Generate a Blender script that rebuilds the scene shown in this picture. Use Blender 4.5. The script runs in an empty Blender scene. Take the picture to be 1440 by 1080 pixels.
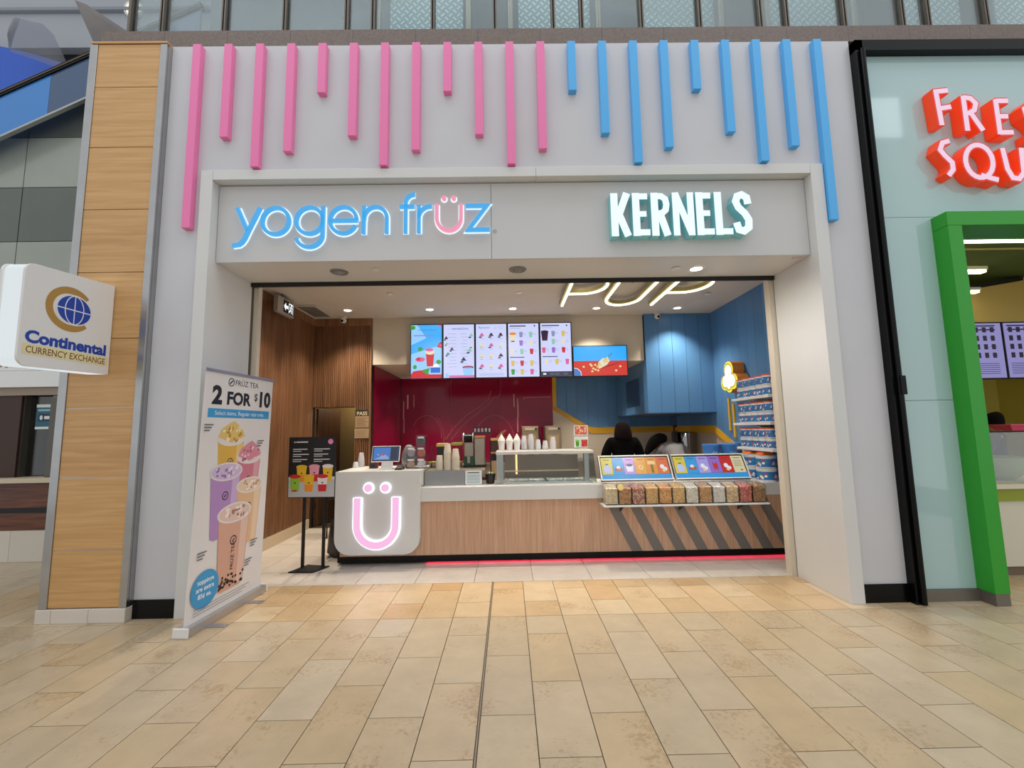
import bpy, bmesh, math, random
from mathutils import Vector, Matrix

random.seed(7)
SC = bpy.context.scene
COL = SC.collection
PI = math.pi

# ------------------------------------------------------------------ camera
F_PX, CAM_H = 600.0, 1.557
ROLL, PITCH, YAW = math.radians(1.0), math.atan(62.9 / 600.0), math.radians(0.58)
_fw = Vector((math.sin(YAW) * math.cos(PITCH), math.cos(YAW) * math.cos(PITCH), math.sin(PITCH)))
_r = Vector((math.cos(YAW), -math.sin(YAW), 0))
_u = _r.cross(_fw)
_ix = math.cos(ROLL) * _r - math.sin(ROLL) * _u
_iu = math.sin(ROLL) * _r + math.cos(ROLL) * _u
cam_d = bpy.data.cameras.new('camera')
cam_d.sensor_fit = 'HORIZONTAL'
cam_d.sensor_width = 36.0
cam_d.lens = F_PX / 1440.0 * 36.0
cam_d.clip_start = 0.05
cam = bpy.data.objects.new('camera', cam_d)
COL.objects.link(cam)
cam.matrix_world = Matrix(((_ix.x, _iu.x, -_fw.x, 0), (_ix.y, _iu.y, -_fw.y, 0), (_ix.z, _iu.z, -_fw.z, CAM_H), (0, 0, 0, 1)))
SC.camera = cam

# ------------------------------------------------------------------ world, big lights, exposure
world = bpy.data.worlds.new('mall_daylight')
SC.world = world
world.use_nodes = True
bg = world.node_tree.nodes['Background']
bg.inputs[0].default_value = (0.95, 0.975, 1.0, 1)
bg.inputs[1].default_value = 0.78

def area(name, loc, rot, sx, sy, power, col=(1, 1, 1)):
    l = bpy.data.lights.new(name, 'AREA')
    l.shape = 'RECTANGLE'; l.size = sx; l.size_y = sy; l.energy = power; l.color = col
    o = bpy.data.objects.new(name, l); COL.objects.link(o)
    o.location = loc; o.rotation_euler = rot
    return o
area('skylight', (0, 1.6, 11.5), (0, 0, 0), 16, 3.6, 420, (0.95, 0.97, 1.0))

SC.view_settings.view_transform = 'Standard'
SC.view_settings.look = 'None'
SC.view_settings.gamma = 1.0
SC.view_settings.use_curve_mapping = False
SC.view_settings.exposure = 0.0

# ------------------------------------------------------------------ materials
def lin(c):
    out = []
    for v in c:
        v = v / 255.0
        out.append(v / 12.92 if v <= 0.04045 else ((v + 0.055) / 1.055) ** 2.4)
    return (*out, 1.0)

_mats = {}
def M(name, col, rough=0.5, metal=0.0, spec=0.5, noise=None, bump=None, coat=0.0, emis=0.0, alpha=None, rnd=0.0):
    """principled material; noise=(scale, amount) mottles the colour, rnd varies it per object"""
    if name in _mats: return _mats[name]
    m = bpy.data.materials.new(name); m.use_nodes = True
    nt = m.node_tree; b = nt.nodes['Principled BSDF']
    c = lin(col)
    b.inputs['Base Color'].default_value = c
    b.inputs['Roughness'].default_value = rough
    b.inputs['Metallic'].default_value = metal
    b.inputs['Specular IOR Level'].default_value = spec
    b.inputs['Coat Weight'].default_value = coat
    if emis:
        b.inputs['Emission Color'].default_value = c
        b.inputs['Emission Strength'].default_value = emis
    if noise or bump or rnd:
        tc = nt.nodes.new('ShaderNodeTexCoord')
    last = None
    if noise:
        n = nt.nodes.new('ShaderNodeTexNoise'); n.inputs['Scale'].default_value = noise[0]; n.inputs['Detail'].default_value = 6
        nt.links.new(tc.outputs['Object'], n.inputs['Vector'])
        r = nt.nodes.new('ShaderNodeMapRange')
        r.inputs[1].default_value = 0.3; r.inputs[2].default_value = 0.7
        r.inputs[3].default_value = 1 - noise[1]; r.inputs[4].default_value = 1 + noise[1]
        nt.links.new(n.outputs['Fac'], r.inputs[0])
        last = r.outputs[0]
    if rnd:
        oi = nt.nodes.new('ShaderNodeObjectInfo')
        r2 = nt.nodes.new('ShaderNodeMapRange'); r2.inputs[3].default_value = 1 - rnd; r2.inputs[4].default_value = 1 + rnd
        nt.links.new(oi.outputs['Random'], r2.inputs[0])
        if last is None: last = r2.outputs[0]
        else:
            mu = nt.nodes.new('ShaderNodeMath'); mu.operation = 'MULTIPLY'
            nt.links.new(last, mu.inputs[0]); nt.links.new(r2.outputs[0], mu.inputs[1]); last = mu.outputs[0]
    if last is not None:
        mx = nt.nodes.new('ShaderNodeVectorMath'); mx.operation = 'SCALE'
        mx.inputs[0].default_value = c[:3]
        nt.links.new(last, mx.inputs['Scale'])
        nt.links.new(mx.outputs[0], b.inputs['Base Color'])
    if bump:
        n2 = nt.nodes.new('ShaderNodeTexNoise'); n2.inputs['Scale'].default_value = bump[0]; n2.inputs['Detail'].default_value = 4
        nt.links.new(tc.outputs['Object'], n2.inputs['Vector'])
        bp = nt.nodes.new('ShaderNodeBump'); bp.inputs['Strength'].default_value = bump[1]; bp.inputs['Distance'].default_value = 0.01
        nt.links.new(n2.outputs['Fac'], bp.inputs['Height']); nt.links.new(bp.outputs[0], b.inputs['Normal'])
    _mats[name] = m
    return m

def E_(name, col, strength):
    """light-giving material (screens, neon, lamps)"""
    if name in _mats: return _mats[name]
    m = bpy.data.materials.new(name); m.use_nodes = True
    nt = m.node_tree; b = nt.nodes['Principled BSDF']
    b.inputs['Base Color'].default_value = (0.02, 0.02, 0.02, 1)
    b.inputs['Roughness'].default_value = 0.3
    b.inputs['Emission Color'].default_value = lin(col)
    b.inputs['Emission Strength'].default_value = strength
    _mats[name] = m
    return m

def wood(name, dark, light, scale, rough=0.45, rnd=0.08, lines=None):
    """wood with grain stretched along one axis (scale per axis); lines=(axis, freq) adds fine reeded stripes"""
    if name in _mats: return _mats[name]
    m = bpy.data.materials.new(name); m.use_nodes = True
    nt = m.node_tree; b = nt.nodes['Principled BSDF']
    b.inputs['Roughness'].default_value = rough
    tc = nt.nodes.new('ShaderNodeTexCoord'); oi = nt.nodes.new('ShaderNodeObjectInfo')
    mp = nt.nodes.new('ShaderNodeMapping'); mp.inputs['Scale'].default_value = scale
    ad = nt.nodes.new('ShaderNodeVectorMath'); ad.operation = 'MULTIPLY_ADD'
    ad.inputs[1].default_value = (13, 17, 11)
    nt.links.new(oi.outputs['Random'], ad.inputs[0]); nt.links.new(tc.outputs['Object'], ad.inputs[2])
    nt.links.new(ad.outputs[0], mp.inputs[0])
    n = nt.nodes.new('ShaderNodeTexNoise'); n.inputs['Scale'].default_value = 1.0; n.inputs['Detail'].default_value = 7; n.inputs['Distortion'].default_value = 0.6
    nt.links.new(mp.outputs[0], n.inputs['Vector'])
    cr = nt.nodes.new('ShaderNodeValToRGB')
    cr.color_ramp.elements[0].position = 0.33; cr.color_ramp.elements[0].color = lin(dark)
    cr.color_ramp.elements[1].position = 0.68; cr.color_ramp.elements[1].color = lin(light)
    nt.links.new(n.outputs['Fac'], cr.inputs[0])
    r2 = nt.nodes.new('ShaderNodeMapRange'); r2.inputs[3].default_value = 1 - rnd; r2.inputs[4].default_value = 1 + rnd
    nt.links.new(oi.outputs['Random'], r2.inputs[0])
    sc = nt.nodes.new('ShaderNodeVectorMath'); sc.operation = 'SCALE'
    nt.links.new(cr.outputs[0], sc.inputs[0]); nt.links.new(r2.outputs[0], sc.inputs['Scale'])
    out = sc.outputs[0]
    nt.links.new(out, b.inputs['Base Color'])
    _mats[name] = m
    return m

def thin_glass(name, tint=(1, 1, 1), refl=0.08, rough=0.02, edge=0.6):
    if name in _mats: return _mats[name]
    m = bpy.data.materials.new(name); m.use_nodes = True
    nt = m.node_tree
    for n in list(nt.nodes):
        if n.type != 'OUTPUT_MATERIAL': nt.nodes.remove(n)
    out = [n for n in nt.nodes if n.type == 'OUTPUT_MATERIAL'][0]
    t = nt.nodes.new('ShaderNodeBsdfTransparent'); t.inputs[0].default_value = (*tint, 1)
    g = nt.nodes.new('ShaderNodeBsdfGlossy'); g.inputs['Roughness'].default_value = rough
    mx = nt.nodes.new('ShaderNodeMixShader')
    lw = nt.nodes.new('ShaderNodeLayerWeight'); lw.inputs[0].default_value = 0.25
    mr = nt.nodes.new('ShaderNodeMapRange'); mr.inputs[3].default_value = refl; mr.inputs[4].default_value = edge
    nt.links.new(lw.outputs['Fresnel'], mr.inputs[0])
    nt.links.new(mr.outputs[0], mx.inputs[0]); nt.links.new(t.outputs[0], mx.inputs[1]); nt.links.new(g.outputs[0], mx.inputs[2])
    nt.links.new(mx.outputs[0], out.inputs[0])
    _mats[name] = m
    return m

def stone(name, cols, speck, rough=0.28):
    """polished limestone; object random picks the slab's own tint"""
    m = bpy.data.materials.new(name); m.use_nodes = True
    nt = m.node_tree; b = nt.nodes['Principled BSDF']; b.inputs['Roughness'].default_value = rough
    tc = nt.nodes.new('ShaderNodeTexCoord'); oi = nt.nodes.new('ShaderNodeObjectInfo')
    cr = nt.nodes.new('ShaderNodeValToRGB')
    el = cr.color_ramp.elements
    while len(el) < len(cols): el.new(0.5)
    for i, c in enumerate(cols):
        el[i].position = i / (len(cols) - 1); el[i].color = lin(c)
    nt.links.new(oi.outputs['Random'], cr.inputs[0])
    ad = nt.nodes.new('ShaderNodeVectorMath'); ad.operation = 'MULTIPLY_ADD'; ad.inputs[1].default_value = (31, 17, 5)
    nt.links.new(oi.outputs['Random'], ad.inputs[0]); nt.links.new(tc.outputs['Object'], ad.inputs[2])
    n = nt.nodes.new('ShaderNodeTexNoise'); n.inputs['Scale'].default_value = 5; n.inputs['Detail'].default_value = 8; n.inputs['Roughness'].default_value = 0.65
    nt.links.new(ad.outputs[0], n.inputs['Vector'])
    mr = nt.nodes.new('ShaderNodeMapRange'); mr.inputs[1].default_value = 0.3; mr.inputs[2].default_value = 0.7; mr.inputs[3].default_value = 0.90; mr.inputs[4].default_value = 1.08
    nt.links.new(n.outputs['Fac'], mr.inputs[0])
    sc = nt.nodes.new('ShaderNodeVectorMath'); sc.operation = 'SCALE'
    nt.links.new(cr.outputs[0], sc.inputs[0]); nt.links.new(mr.outputs[0], sc.inputs['Scale'])
    n2 = nt.nodes.new('ShaderNodeTexNoise'); n2.inputs['Scale'].default_value = 38; n2.inputs['Detail'].default_value = 5; n2.inputs['Roughness'].default_value = 0.7
    nt.links.new(ad.outputs[0], n2.inputs['Vector'])
    n3 = nt.nodes.new('ShaderNodeTexNoise'); n3.inputs['Scale'].default_value = 3.2; n3.inputs['Detail'].default_value = 2
    nt.links.new(ad.outputs[0], n3.inputs['Vector'])
    ml = nt.nodes.new('ShaderNodeMath'); ml.operation = 'MULTIPLY'
    nt.links.new(n2.outputs['Fac'], ml.inputs[0]); nt.links.new(n3.outputs['Fac'], ml.inputs[1])
    mr2 = nt.nodes.new('ShaderNodeMapRange'); mr2.inputs[1].default_value = 0.30; mr2.inputs[2].default_value = 0.40; mr2.inputs[3].default_value = 0.0; mr2.inputs[4].default_value = 0.55
    nt.links.new(ml.outputs[0], mr2.inputs[0])
    mx = nt.nodes.new('ShaderNodeMix'); mx.data_type = 'RGBA'
    nt.links.new(mr2.outputs[0], mx.inputs[0]); nt.links.new(sc.outputs[0], mx.inputs[6]); mx.inputs[7].default_value = lin(speck)
    nt.links.new(mx.outputs[2], b.inputs['Base Color'])
    _mats[name] = m
    return m

def tread(name):
    """bright chequered plate: crossed lozenges from two turned wave fields as relief and sheen"""
    m = bpy.data.materials.new(name); m.use_nodes = True
    nt = m.node_tree; b = nt.nodes['Principled BSDF']
    b.inputs['Metallic'].default_value = 0.0; b.inputs['Roughness'].default_value = 0.35
    tc = nt.nodes.new('ShaderNodeTexCoord')
    mp = nt.nodes.new('ShaderNodeMapping'); mp.inputs['Rotation'].default_value = (0, math.radians(45), 0); mp.inputs['Scale'].default_value = (15, 15, 15)
    nt.links.new(tc.outputs['Object'], mp.inputs[0])
    br = nt.nodes.new('ShaderNodeTexChecker'); br.inputs['Scale'].default_value = 1.0
    nt.links.new(mp.outputs[0], br.inputs['Vector'])
    sep = nt.nodes.new('ShaderNodeSeparateXYZ'); nt.links.new(mp.outputs[0], sep.inputs[0])
    def tri(sock):
        fr = nt.nodes.new('ShaderNodeMath'); fr.operation = 'PINGPONG'; fr.inputs[1].default_value = 0.5
        nt.links.new(sock, fr.inputs[0]); return fr.outputs[0]
    a, c = tri(sep.outputs[0]), tri(sep.outputs[2])
    def lo(s, e0, e1):
        r = nt.nodes.new('ShaderNodeMapRange'); r.inputs[1].default_value = e0; r.inputs[2].default_value = e1
        nt.links.new(s, r.inputs[0]); return r.outputs[0]
    def mul(x, y):
        k = nt.nodes.new('ShaderNodeMath'); k.operation = 'MULTIPLY'; nt.links.new(x, k.inputs[0]); nt.links.new(y, k.inputs[1]); return k.outputs[0]
    v1 = mul(lo(a, 0.30, 0.38), lo(c, 0.06, 0.14)); v2 = mul(lo(c, 0.30, 0.38), lo(a, 0.06, 0.14))
    mxx = nt.nodes.new('ShaderNodeMix'); nt.links.new(br.outputs['Fac'], mxx.inputs[0])
    nt.links.new(v1, mxx.inputs[2]); nt.links.new(v2, mxx.inputs[3])
    cm = nt.nodes.new('ShaderNodeMix'); cm.data_type = 'RGBA'
    nt.links.new(mxx.outputs[0], cm.inputs[0]); cm.inputs[6].default_value = lin((168, 192, 194)); cm.inputs[7].default_value = lin((252, 255, 255))
    nt.links.new(cm.outputs[2], b.inputs['Base Color'])
    bp = nt.nodes.new('ShaderNodeBump'); bp.inputs['Strength'].default_value = 0.5; bp.inputs['Distance'].default_value = 0.004
    nt.links.new(mxx.outputs[0], bp.inputs['Height']); nt.links.new(bp.outputs[0], b.inputs['Normal'])
    _mats[name] = m
    return m

# ------------------------------------------------------------------ mesh helpers
def _mesh_of_text(body, size, offset=0.0, spacing=1.0, res=3):
    cu = bpy.data.curves.new('t', 'FONT'); cu.body = body; cu.size = size; cu.offset = offset
    cu.space_character = spacing; cu.resolution_u = res
    o = bpy.data.objects.new('t', cu); COL.objects.link(o)
    dg = bpy.context.evaluated_depsgraph_get()
    me = bpy.data.meshes.new_from_object(o.evaluated_get(dg))
    v = [tuple(p.co) for p in me.vertices]; f = [tuple(p.vertices) for p in me.polygons]
    bpy.data.objects.remove(o); bpy.data.curves.remove(cu); bpy.data.meshes.remove(me)
    return v, f

class MB:
    def __init__(s): s.v = []; s.f = []; s.m = []; s.mats = []; s.cur = 0
    def use(s, mat):
        if mat not in s.mats: s.mats.append(mat)
        s.cur = s.mats.index(mat); return s
    def add(s, vs, fs):
        b = len(s.v); s.v += [tuple(v) for v in vs]
        for f in fs: s.f.append(tuple(b + i for i in f)); s.m.append(s.cur)
        return s
    def box(s, x0, x1, y0, y1, z0, z1):
        vs = [(x0, y0, z0), (x1, y0, z0), (x1, y1, z0), (x0, y1, z0), (x0, y0, z1), (x1, y0, z1), (x1, y1, z1), (x0, y1, z1)]
        return s.add(vs, [(0, 3, 2, 1), (4, 5, 6, 7), (0, 1, 5, 4), (1, 2, 6, 5), (2, 3, 7, 6), (3, 0, 4, 7)])
    def hexa(s, p):   # 8 points, bottom 4 ccw then top 4
        return s.add(p, [(0, 3, 2, 1), (4, 5, 6, 7), (0, 1, 5, 4), (1, 2, 6, 5), (2, 3, 7, 6), (3, 0, 4, 7)])
    def prism(s, pts, d):
        """polygon of 3-D points swept by vector d"""
        n = len(pts); d = Vector(d); P0 = [Vector(p) for p in pts]; P1 = [p + d for p in P0]
        fs = [tuple(range(n)), tuple(range(2 * n - 1, n - 1, -1))]
        for i in range(n): j = (i + 1) % n; fs.append((i, i + n, j + n, j)[::-1])
        return s.add(P0 + P1, fs)
    def cyl(s, a, b, r0, r1=None, n=16, caps=True):
        a = Vector(a); b = Vector(b); r1 = r0 if r1 is None else r1
        d = (b - a).normalized(); t = Vector((0, 0, 1)) if abs(d.z) < 0.9 else Vector((1, 0, 0))
        e1 = d.cross(t).normalized(); e2 = d.cross(e1)
        vs = []
        for c, r in ((a, r0), (b, r1)):
            for i in range(n):
                an = 2 * PI * i / n; vs.append(c + r * (math.cos(an) * e1 + math.sin(an) * e2))
        fs = [(i, (i + 1) % n, n + (i + 1) % n, n + i) for i in range(n)]
        if caps: fs += [tuple(range(n - 1, -1, -1)), tuple(range(n, 2 * n))]
        return s.add(vs, fs)
    def lathe(s, c, prof, n=20, axis='Z', caps=True):
        """profile [(r, h)...] about an axis through c"""
        c = Vector(c); vs = []; k = len(prof)
        for r, h in prof:
            for i in range(n):
                an = 2 * PI * i / n; x, y = r * math.cos(an), r * math.sin(an)
                vs.append(c + (Vector((x, y, h)) if axis == 'Z' else Vector((x, h, y)) if axis == 'Y' else Vector((h, x, y))))
        fs = []
        for j in range(k - 1):
            for i in range(n): fs.append((j * n + i, j * n + (i + 1) % n, (j + 1) * n + (i + 1) % n, (j + 1) * n + i))
        if caps and prof[0][0] > 1e-6: fs.append(tuple(range(n - 1, -1, -1)))
        if caps and prof[-1][0] > 1e-6: fs.append(tuple(range((k - 1) * n, k * n)))
        return s.add(vs, fs)
    def tube(s, pts, r, n=8):
        P = [Vector(p) for p in pts]; vs = []; up = None
        for i, p in enumerate(P):
            d = (P[min(i + 1, len(P) - 1)] - P[max(i - 1, 0)]).normalized()
            if up is None:
                t = Vector((0, 0, 1)) if abs(d.z) < 0.9 else Vector((1, 0, 0)); up = d.cross(t).normalized()
            up = (up - d * up.dot(d)).normalized(); e2 = d.cross(up)
            for k in range(n):
                an = 2 * PI * k / n; vs.append(p + r * (math.cos(an) * up + math.sin(an) * e2))
        fs = []
        for i in range(len(P) - 1):
            for k in range(n): fs.append((i * n + k, i * n + (k + 1) % n, (i + 1) * n + (k + 1) % n, (i + 1) * n + k))
        fs += [tuple(range(n - 1, -1, -1)), tuple(range((len(P) - 1) * n, len(P) * n))]
        return s.add(vs, fs)
    def ball(s, c, rx, ry=None, rz=None, n=12, k=8):
        ry = rx if ry is None else ry; rz = rx if rz is None else rz; c = Vector(c)
        vs = [c + Vector((0, 0, -rz))]
        for j in range(1, k):
            ph = -PI / 2 + PI * j / k
            for i in range(n):
                an = 2 * PI * i / n; vs.append(c + Vector((rx * math.cos(ph) * math.cos(an), ry * math.cos(ph) * math.sin(an), rz * math.sin(ph))))
        vs.append(c + Vector((0, 0, rz))); T = len(vs) - 1
        fs = [(0, 1 + (i + 1) % n, 1 + i) for i in range(n)]
        for j in range(k - 2):
            for i in range(n): fs.append((1 + j * n + i, 1 + j * n + (i + 1) % n, 1 + (j + 1) * n + (i + 1) % n, 1 + (j + 1) * n + i))
        b = 1 + (k - 2) * n
        fs += [(b + i, b + (i + 1) % n, T) for i in range(n)]
        return s.add(vs, fs)
    def build(s, name, mat=None, parent=None, smooth=None, bevel=0, kind=None, label=None, category=None, group=None):
        me = bpy.data.meshes.new(name)
        if parent is not None: off = WL.get(parent.name, Vector((0, 0, 0)))
        else:
            lo = [min(v[i] for v in s.v) for i in range(3)]; hi = [max(v[i] for v in s.v) for i in range(3)]
            off = Vector(((lo[0] + hi[0]) / 2, (lo[1] + hi[1]) / 2, lo[2]))
        me.from_pydata([tuple(Vector(v) - off) for v in s.v], [], s.f)
        if mat is not None: me.materials.append(mat)
        else:
            for m in s.mats: me.materials.append(m)
            me.polygons.foreach_set('material_index', s.m)
        bm = bmesh.new(); bm.from_mesh(me)
        bmesh.ops.recalc_face_normals(bm, faces=bm.faces)
        if bevel:
            bmesh.ops.bevel(bm, geom=[e for e in bm.edges if len(e.link_faces) == 2 and e.calc_face_angle(0) > 0.5], offset=bevel, segments=2, profile=0.5, affect='EDGES', clamp_overlap=True)
        bm.to_mesh(me); bm.free()
        if smooth is not None:
            me.polygons.foreach_set('use_smooth', [True] * len(me.polygons))
            me.set_sharp_from_angle(angle=math.radians(smooth))
        o = bpy.data.objects.new(name, me); COL.objects.link(o)
        if parent is not None:
            o.parent = parent; WL[o.name] = off
        else:
            o.location = off; WL[o.name] = off
        if kind: o['kind'] = kind
        if label: o['label'] = label
        if category: o['category'] = category
        if group: o['group'] = group
        return o

WL = {}
def thing(name, label, cat, loc=(0, 0, 0), group=None):
    o = bpy.data.objects.new(name, None); COL.objects.link(o)
    o.empty_display_size = 0.1
    o.location = loc; WL[o.name] = Vector(loc)
    o['label'] = label; o['category'] = cat
    if group: o['group'] = group
    return o
def settle(o, loc, rotz=0.0):
    o.location = loc; o.rotation_euler = (0, 0, rotz)
def copy_tree(o, loc=None, rotz=None, label=None, parent=None):
    c = o.copy(); COL.objects.link(c); c.parent = parent
    if loc is not None: c.location = loc
    if rotz is not None: c.rotation_euler = (0, 0, rotz)
    if label: c['label'] = label
    for ch in list(o.children): copy_tree(ch, parent=c)
    return c
def box(x0, x1, y0, y1, z0, z1): return MB().box(x0, x1, y0, y1, z0, z1)

class Sheet(MB):
    """flat print laid on a plane: origin o, unit axes u (right) and v (up); n = u x v points off the surface"""
    def __init__(s, o, u, v, lift=0.001):
        super().__init__(); s.o = Vector(o); s.u = Vector(u).normalized(); s.w = Vector(v).normalized(); s.n = s.u.cross(s.w).normalized(); s.lift = lift; s.k = 0
    def P(s, x, y, h=0.0): return s.o + s.u * x + s.w * y + s.n * h
    def _h(s):
        s.k += 1; return s.lift + 0.00004 * s.k
    def poly(s, pts, mat=None, h=None):
        if mat: s.use(mat)
        h = s._h() if h is None else h
        return s.add([s.P(x, y, h) for x, y in pts], [tuple(range(len(pts)))])
    def rect(s, x0, x1, y0, y1, mat=None): return s.poly([(x0, y0), (x1, y0), (x1, y1), (x0, y1)], mat)
    def oval(s, x, y, rx, ry=None, mat=None, n=16):
        ry = ry or rx
        return s.poly([(x + rx * math.cos(2 * PI * i / n), y + ry * math.sin(2 * PI * i / n)) for i in range(n)], mat)
    def text(s, body, x, y, size, mat=None, align='C', offset=0.0, xs=1.0, depth=0.0, spacing=1.0, rot=0.0, fit=None):
        if mat: s.use(mat)
        vs, fs = _mesh_of_text(body, size, offset, spacing)
        if not vs: return s
        x0 = min(v[0] for v in vs); x1 = max(v[0] for v in vs)
        if fit: xs = fit / (x1 - x0)
        dx = -(x0 + x1) / 2 if align == 'C' else -x0 if align == 'L' else -x1
        h = s._h() + depth
        ca, sa = math.cos(rot), math.sin(rot)
        def T(a, b): a = (a + dx) * xs; return s.P(x + a * ca - b * sa, y + a * sa + b * ca, h)
        return s.add([T(a, b) for a, b, _ in vs], fs)
    def stroke(s, pts, w, mat=None, h0=None, h1=None, closed=False, caps=False):
        """ribbon of width w along 2-D points; solid between heights h0..h1 when given"""
        if mat: s.use(mat)
        solid = h1 is not None
        if not solid: h0 = h1 = s._h()
        n = len(pts); P = [Vector((p[0], p[1])) for p in pts]
        L, R = [], []
        for i in range(n):
            if closed: a, b = P[(i - 1) % n], P[(i + 1) % n]
            else: a, b = P[max(i - 1, 0)], P[min(i + 1, n - 1)]
            d1 = (P[i] - a); d2 = (b - P[i])
            d1 = d1.normalized() if d1.length > 1e-9 else d2.normalized()
            d2 = d2.normalized() if d2.length > 1e-9 else d1
            t = (d1 + d2); t = t.normalized() if t.length > 1e-6 else d1
            nn = Vector((-t.y, t.x)); k = nn.dot(Vector((-d1.y, d1.x))); k = max(abs(k), 0.45)
            L.append(P[i] + nn * w / 2 / k); R.append(P[i] - nn * w / 2 / k)
        segs = n if closed else n - 1
        if not solid:
            vs = [s.P(p.x, p.y, h0) for p in L] + [s.P(p.x, p.y, h0) for p in R]
            s.add(vs, [(i, n + i, n + (i + 1) % n, (i + 1) % n) for i in range(segs)])
        else:
            vs = [s.P(p.x, p.y, h0) for p in L] + [s.P(p.x, p.y, h0) for p in R] + [s.P(p.x, p.y, h1) for p in L] + [s.P(p.x, p.y, h1) for p in R]
            fs = []
            for i in range(segs):
                j = (i + 1) % n
                fs += [(2 * n + i, 3 * n + i, 3 * n + j, 2 * n + j), (i, j, n + j, n + i), (i, 2 * n + i, 2 * n + j, j), (n + i, n + j, 3 * n + j, 3 * n + i)]
            if not closed: fs += [(0, n, 3 * n, 2 * n), (n - 1, 3 * n - 1, 4 * n - 1, 2 * n - 1)]
            s.add(vs, fs)
        if caps:
            for p in P if caps == 'all' else (P[0], P[-1]):
                s.disc(p.x, p.y, w / 2, h0, h1 if solid else None)
        return s
    def disc(s, x, y, r, h0, h1=None, n=16):
        c = [(x + r * math.cos(2 * PI * i / n), y + r * math.sin(2 * PI * i / n)) for i in range(n)]
        if h1 is None: return s.add([s.P(a, b, h0) for a, b in c], [tuple(range(n))])
        vs = [s.P(a, b, h0) for a, b in c] + [s.P(a, b, h1) for a, b in c]
        return s.add(vs, [tuple(range(n - 1, -1, -1)), tuple(range(n, 2 * n))] + [(i, (i + 1) % n, n + (i + 1) % n, n + i) for i in range(n)])
    def slab(s, pts, h0, h1, mat=None):
        if mat: s.use(mat)
        return s.prism([s.P(x, y, h0) for x, y in pts], s.n * (h1 - h0))

def arc(cx, cy, rx, ry, a0, a1, n=14):
    return [(cx + rx * math.cos(math.radians(a0 + (a1 - a0) * i / n)), cy + ry * math.sin(math.radians(a0 + (a1 - a0) * i / n))) for i in range(n + 1)]

def struct(mb, name, mat=None, parent=None, **k):
    return mb.build(name, mat, parent, kind=None if parent else 'structure', **k)

# ------------------------------------------------------------------ shared materials
white_paint = M('white_paint', (204, 204, 208), 0.35, noise=(1.5, 0.025))
portal_white = M('portal_white', (216, 216, 214), 0.3, noise=(2, 0.015))
header_white = M('header_white', (205, 204, 203), 0.35, noise=(2, 0.015))
cream_wall = M('cream_wall', (214, 203, 186), 0.6, noise=(3, 0.02))
ceiling_white = M('ceiling_white', (205, 198, 188), 0.8, noise=(3, 0.02))
black_gloss = M('black_gloss', (7, 7, 8), 0.25, spec=.22)
black_matte = M('black_matte', (16, 16, 17), 0.6, noise=(30, 0.15))
dark_grey = M('dark_grey', (52, 52, 54), 0.5)
mid_grey = M('mid_grey', (128, 128, 128), 0.5)
steel = M('brushed_steel', (178, 178, 178), 0.28, metal=1.0, noise=(6, 0.05))
steel_dull = M('dull_steel', (160, 150, 136), 0.42, metal=0.85, noise=(5, 0.08))
bronze = M('bronze_frame', (108, 98, 88), 0.4, metal=0.5)
granite = M('brown_granite', (112, 98, 90), 0.45, noise=(60, 0.22))
pink = M('pink_lacquer', (242, 128, 182), 0.35)
skyblue = M('blue_lacquer', (86, 180, 244), 0.35)
plastic_white = M('white_plastic', (228, 228, 226), 0.35)
plastic_black = M('black_plastic', (20, 20, 22), 0.4)
col_wood = wood('column_oak', (192, 146, 92), (210, 166, 110), (1.6, 1.6, 34), 0.4, rnd=0.05)
slat_wood = wood('walnut_slat', (114, 78, 52), (152, 108, 76), (22, 22, 1.2), 0.5, rnd=0.05)
slat_back = M('slat_backing', (30, 18, 12), 0.9)
counter_wood = wood('counter_oak', (184, 144, 116), (208, 168, 140), (70, 4, 2.0), 0.45, rnd=0.0)
kiosk_wood = wood('kiosk_wood', (74, 38, 22), (120, 68, 40), (2, 2, 40), 0.4)
red_gloss = M('red_lacquer_glass', (142, 18, 58), 0.12, spec=0.3)
blue_board = M('blue_board', (86, 136, 188), 0.32, rnd=0.06)
yellow = M('yellow_trim', (222, 172, 40), 0.45)
mat_tile = stone('limestone', [(193, 174, 145), (187, 168, 138), (193, 177, 152), (190, 167, 132), (185, 168, 141), (193, 170, 138)], (150, 120, 82))
mat_tile_warm = stone('limestone_warm', [(200, 172, 134), (204, 184, 152), (192, 158, 116), (202, 178, 142), (191, 164, 126)], (160, 124, 80))
mat_tile_shop = stone('porcelain', [(206, 198, 188), (210, 203, 194), (202, 194, 184)], (190, 182, 172), 0.35)
grout = M('grout', (70, 58, 44), 0.9)
grout_pale = M('pale_grout', (150, 140, 130), 0.9)
aqua_glass = M('aqua_glass', (176, 206, 206), 0.06, coat=0.6)
green_paint = M('green_paint', (44, 158, 40), 0.35)
glass_clear = thin_glass('clear_glass', (0.95, 0.97, 0.96), 0.02, edge=0.4)
acrylic = thin_glass('clear_acrylic', (0.98, 0.98, 0.98), 0.02, edge=0.35)
glass_upper = thin_glass('upper_glazing', (0.88, 0.95, 0.96), 0.08, 0.03)
glass_dark = thin_glass('dark_glazing', (0.55, 0.55, 0.55), 0.06)

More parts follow.
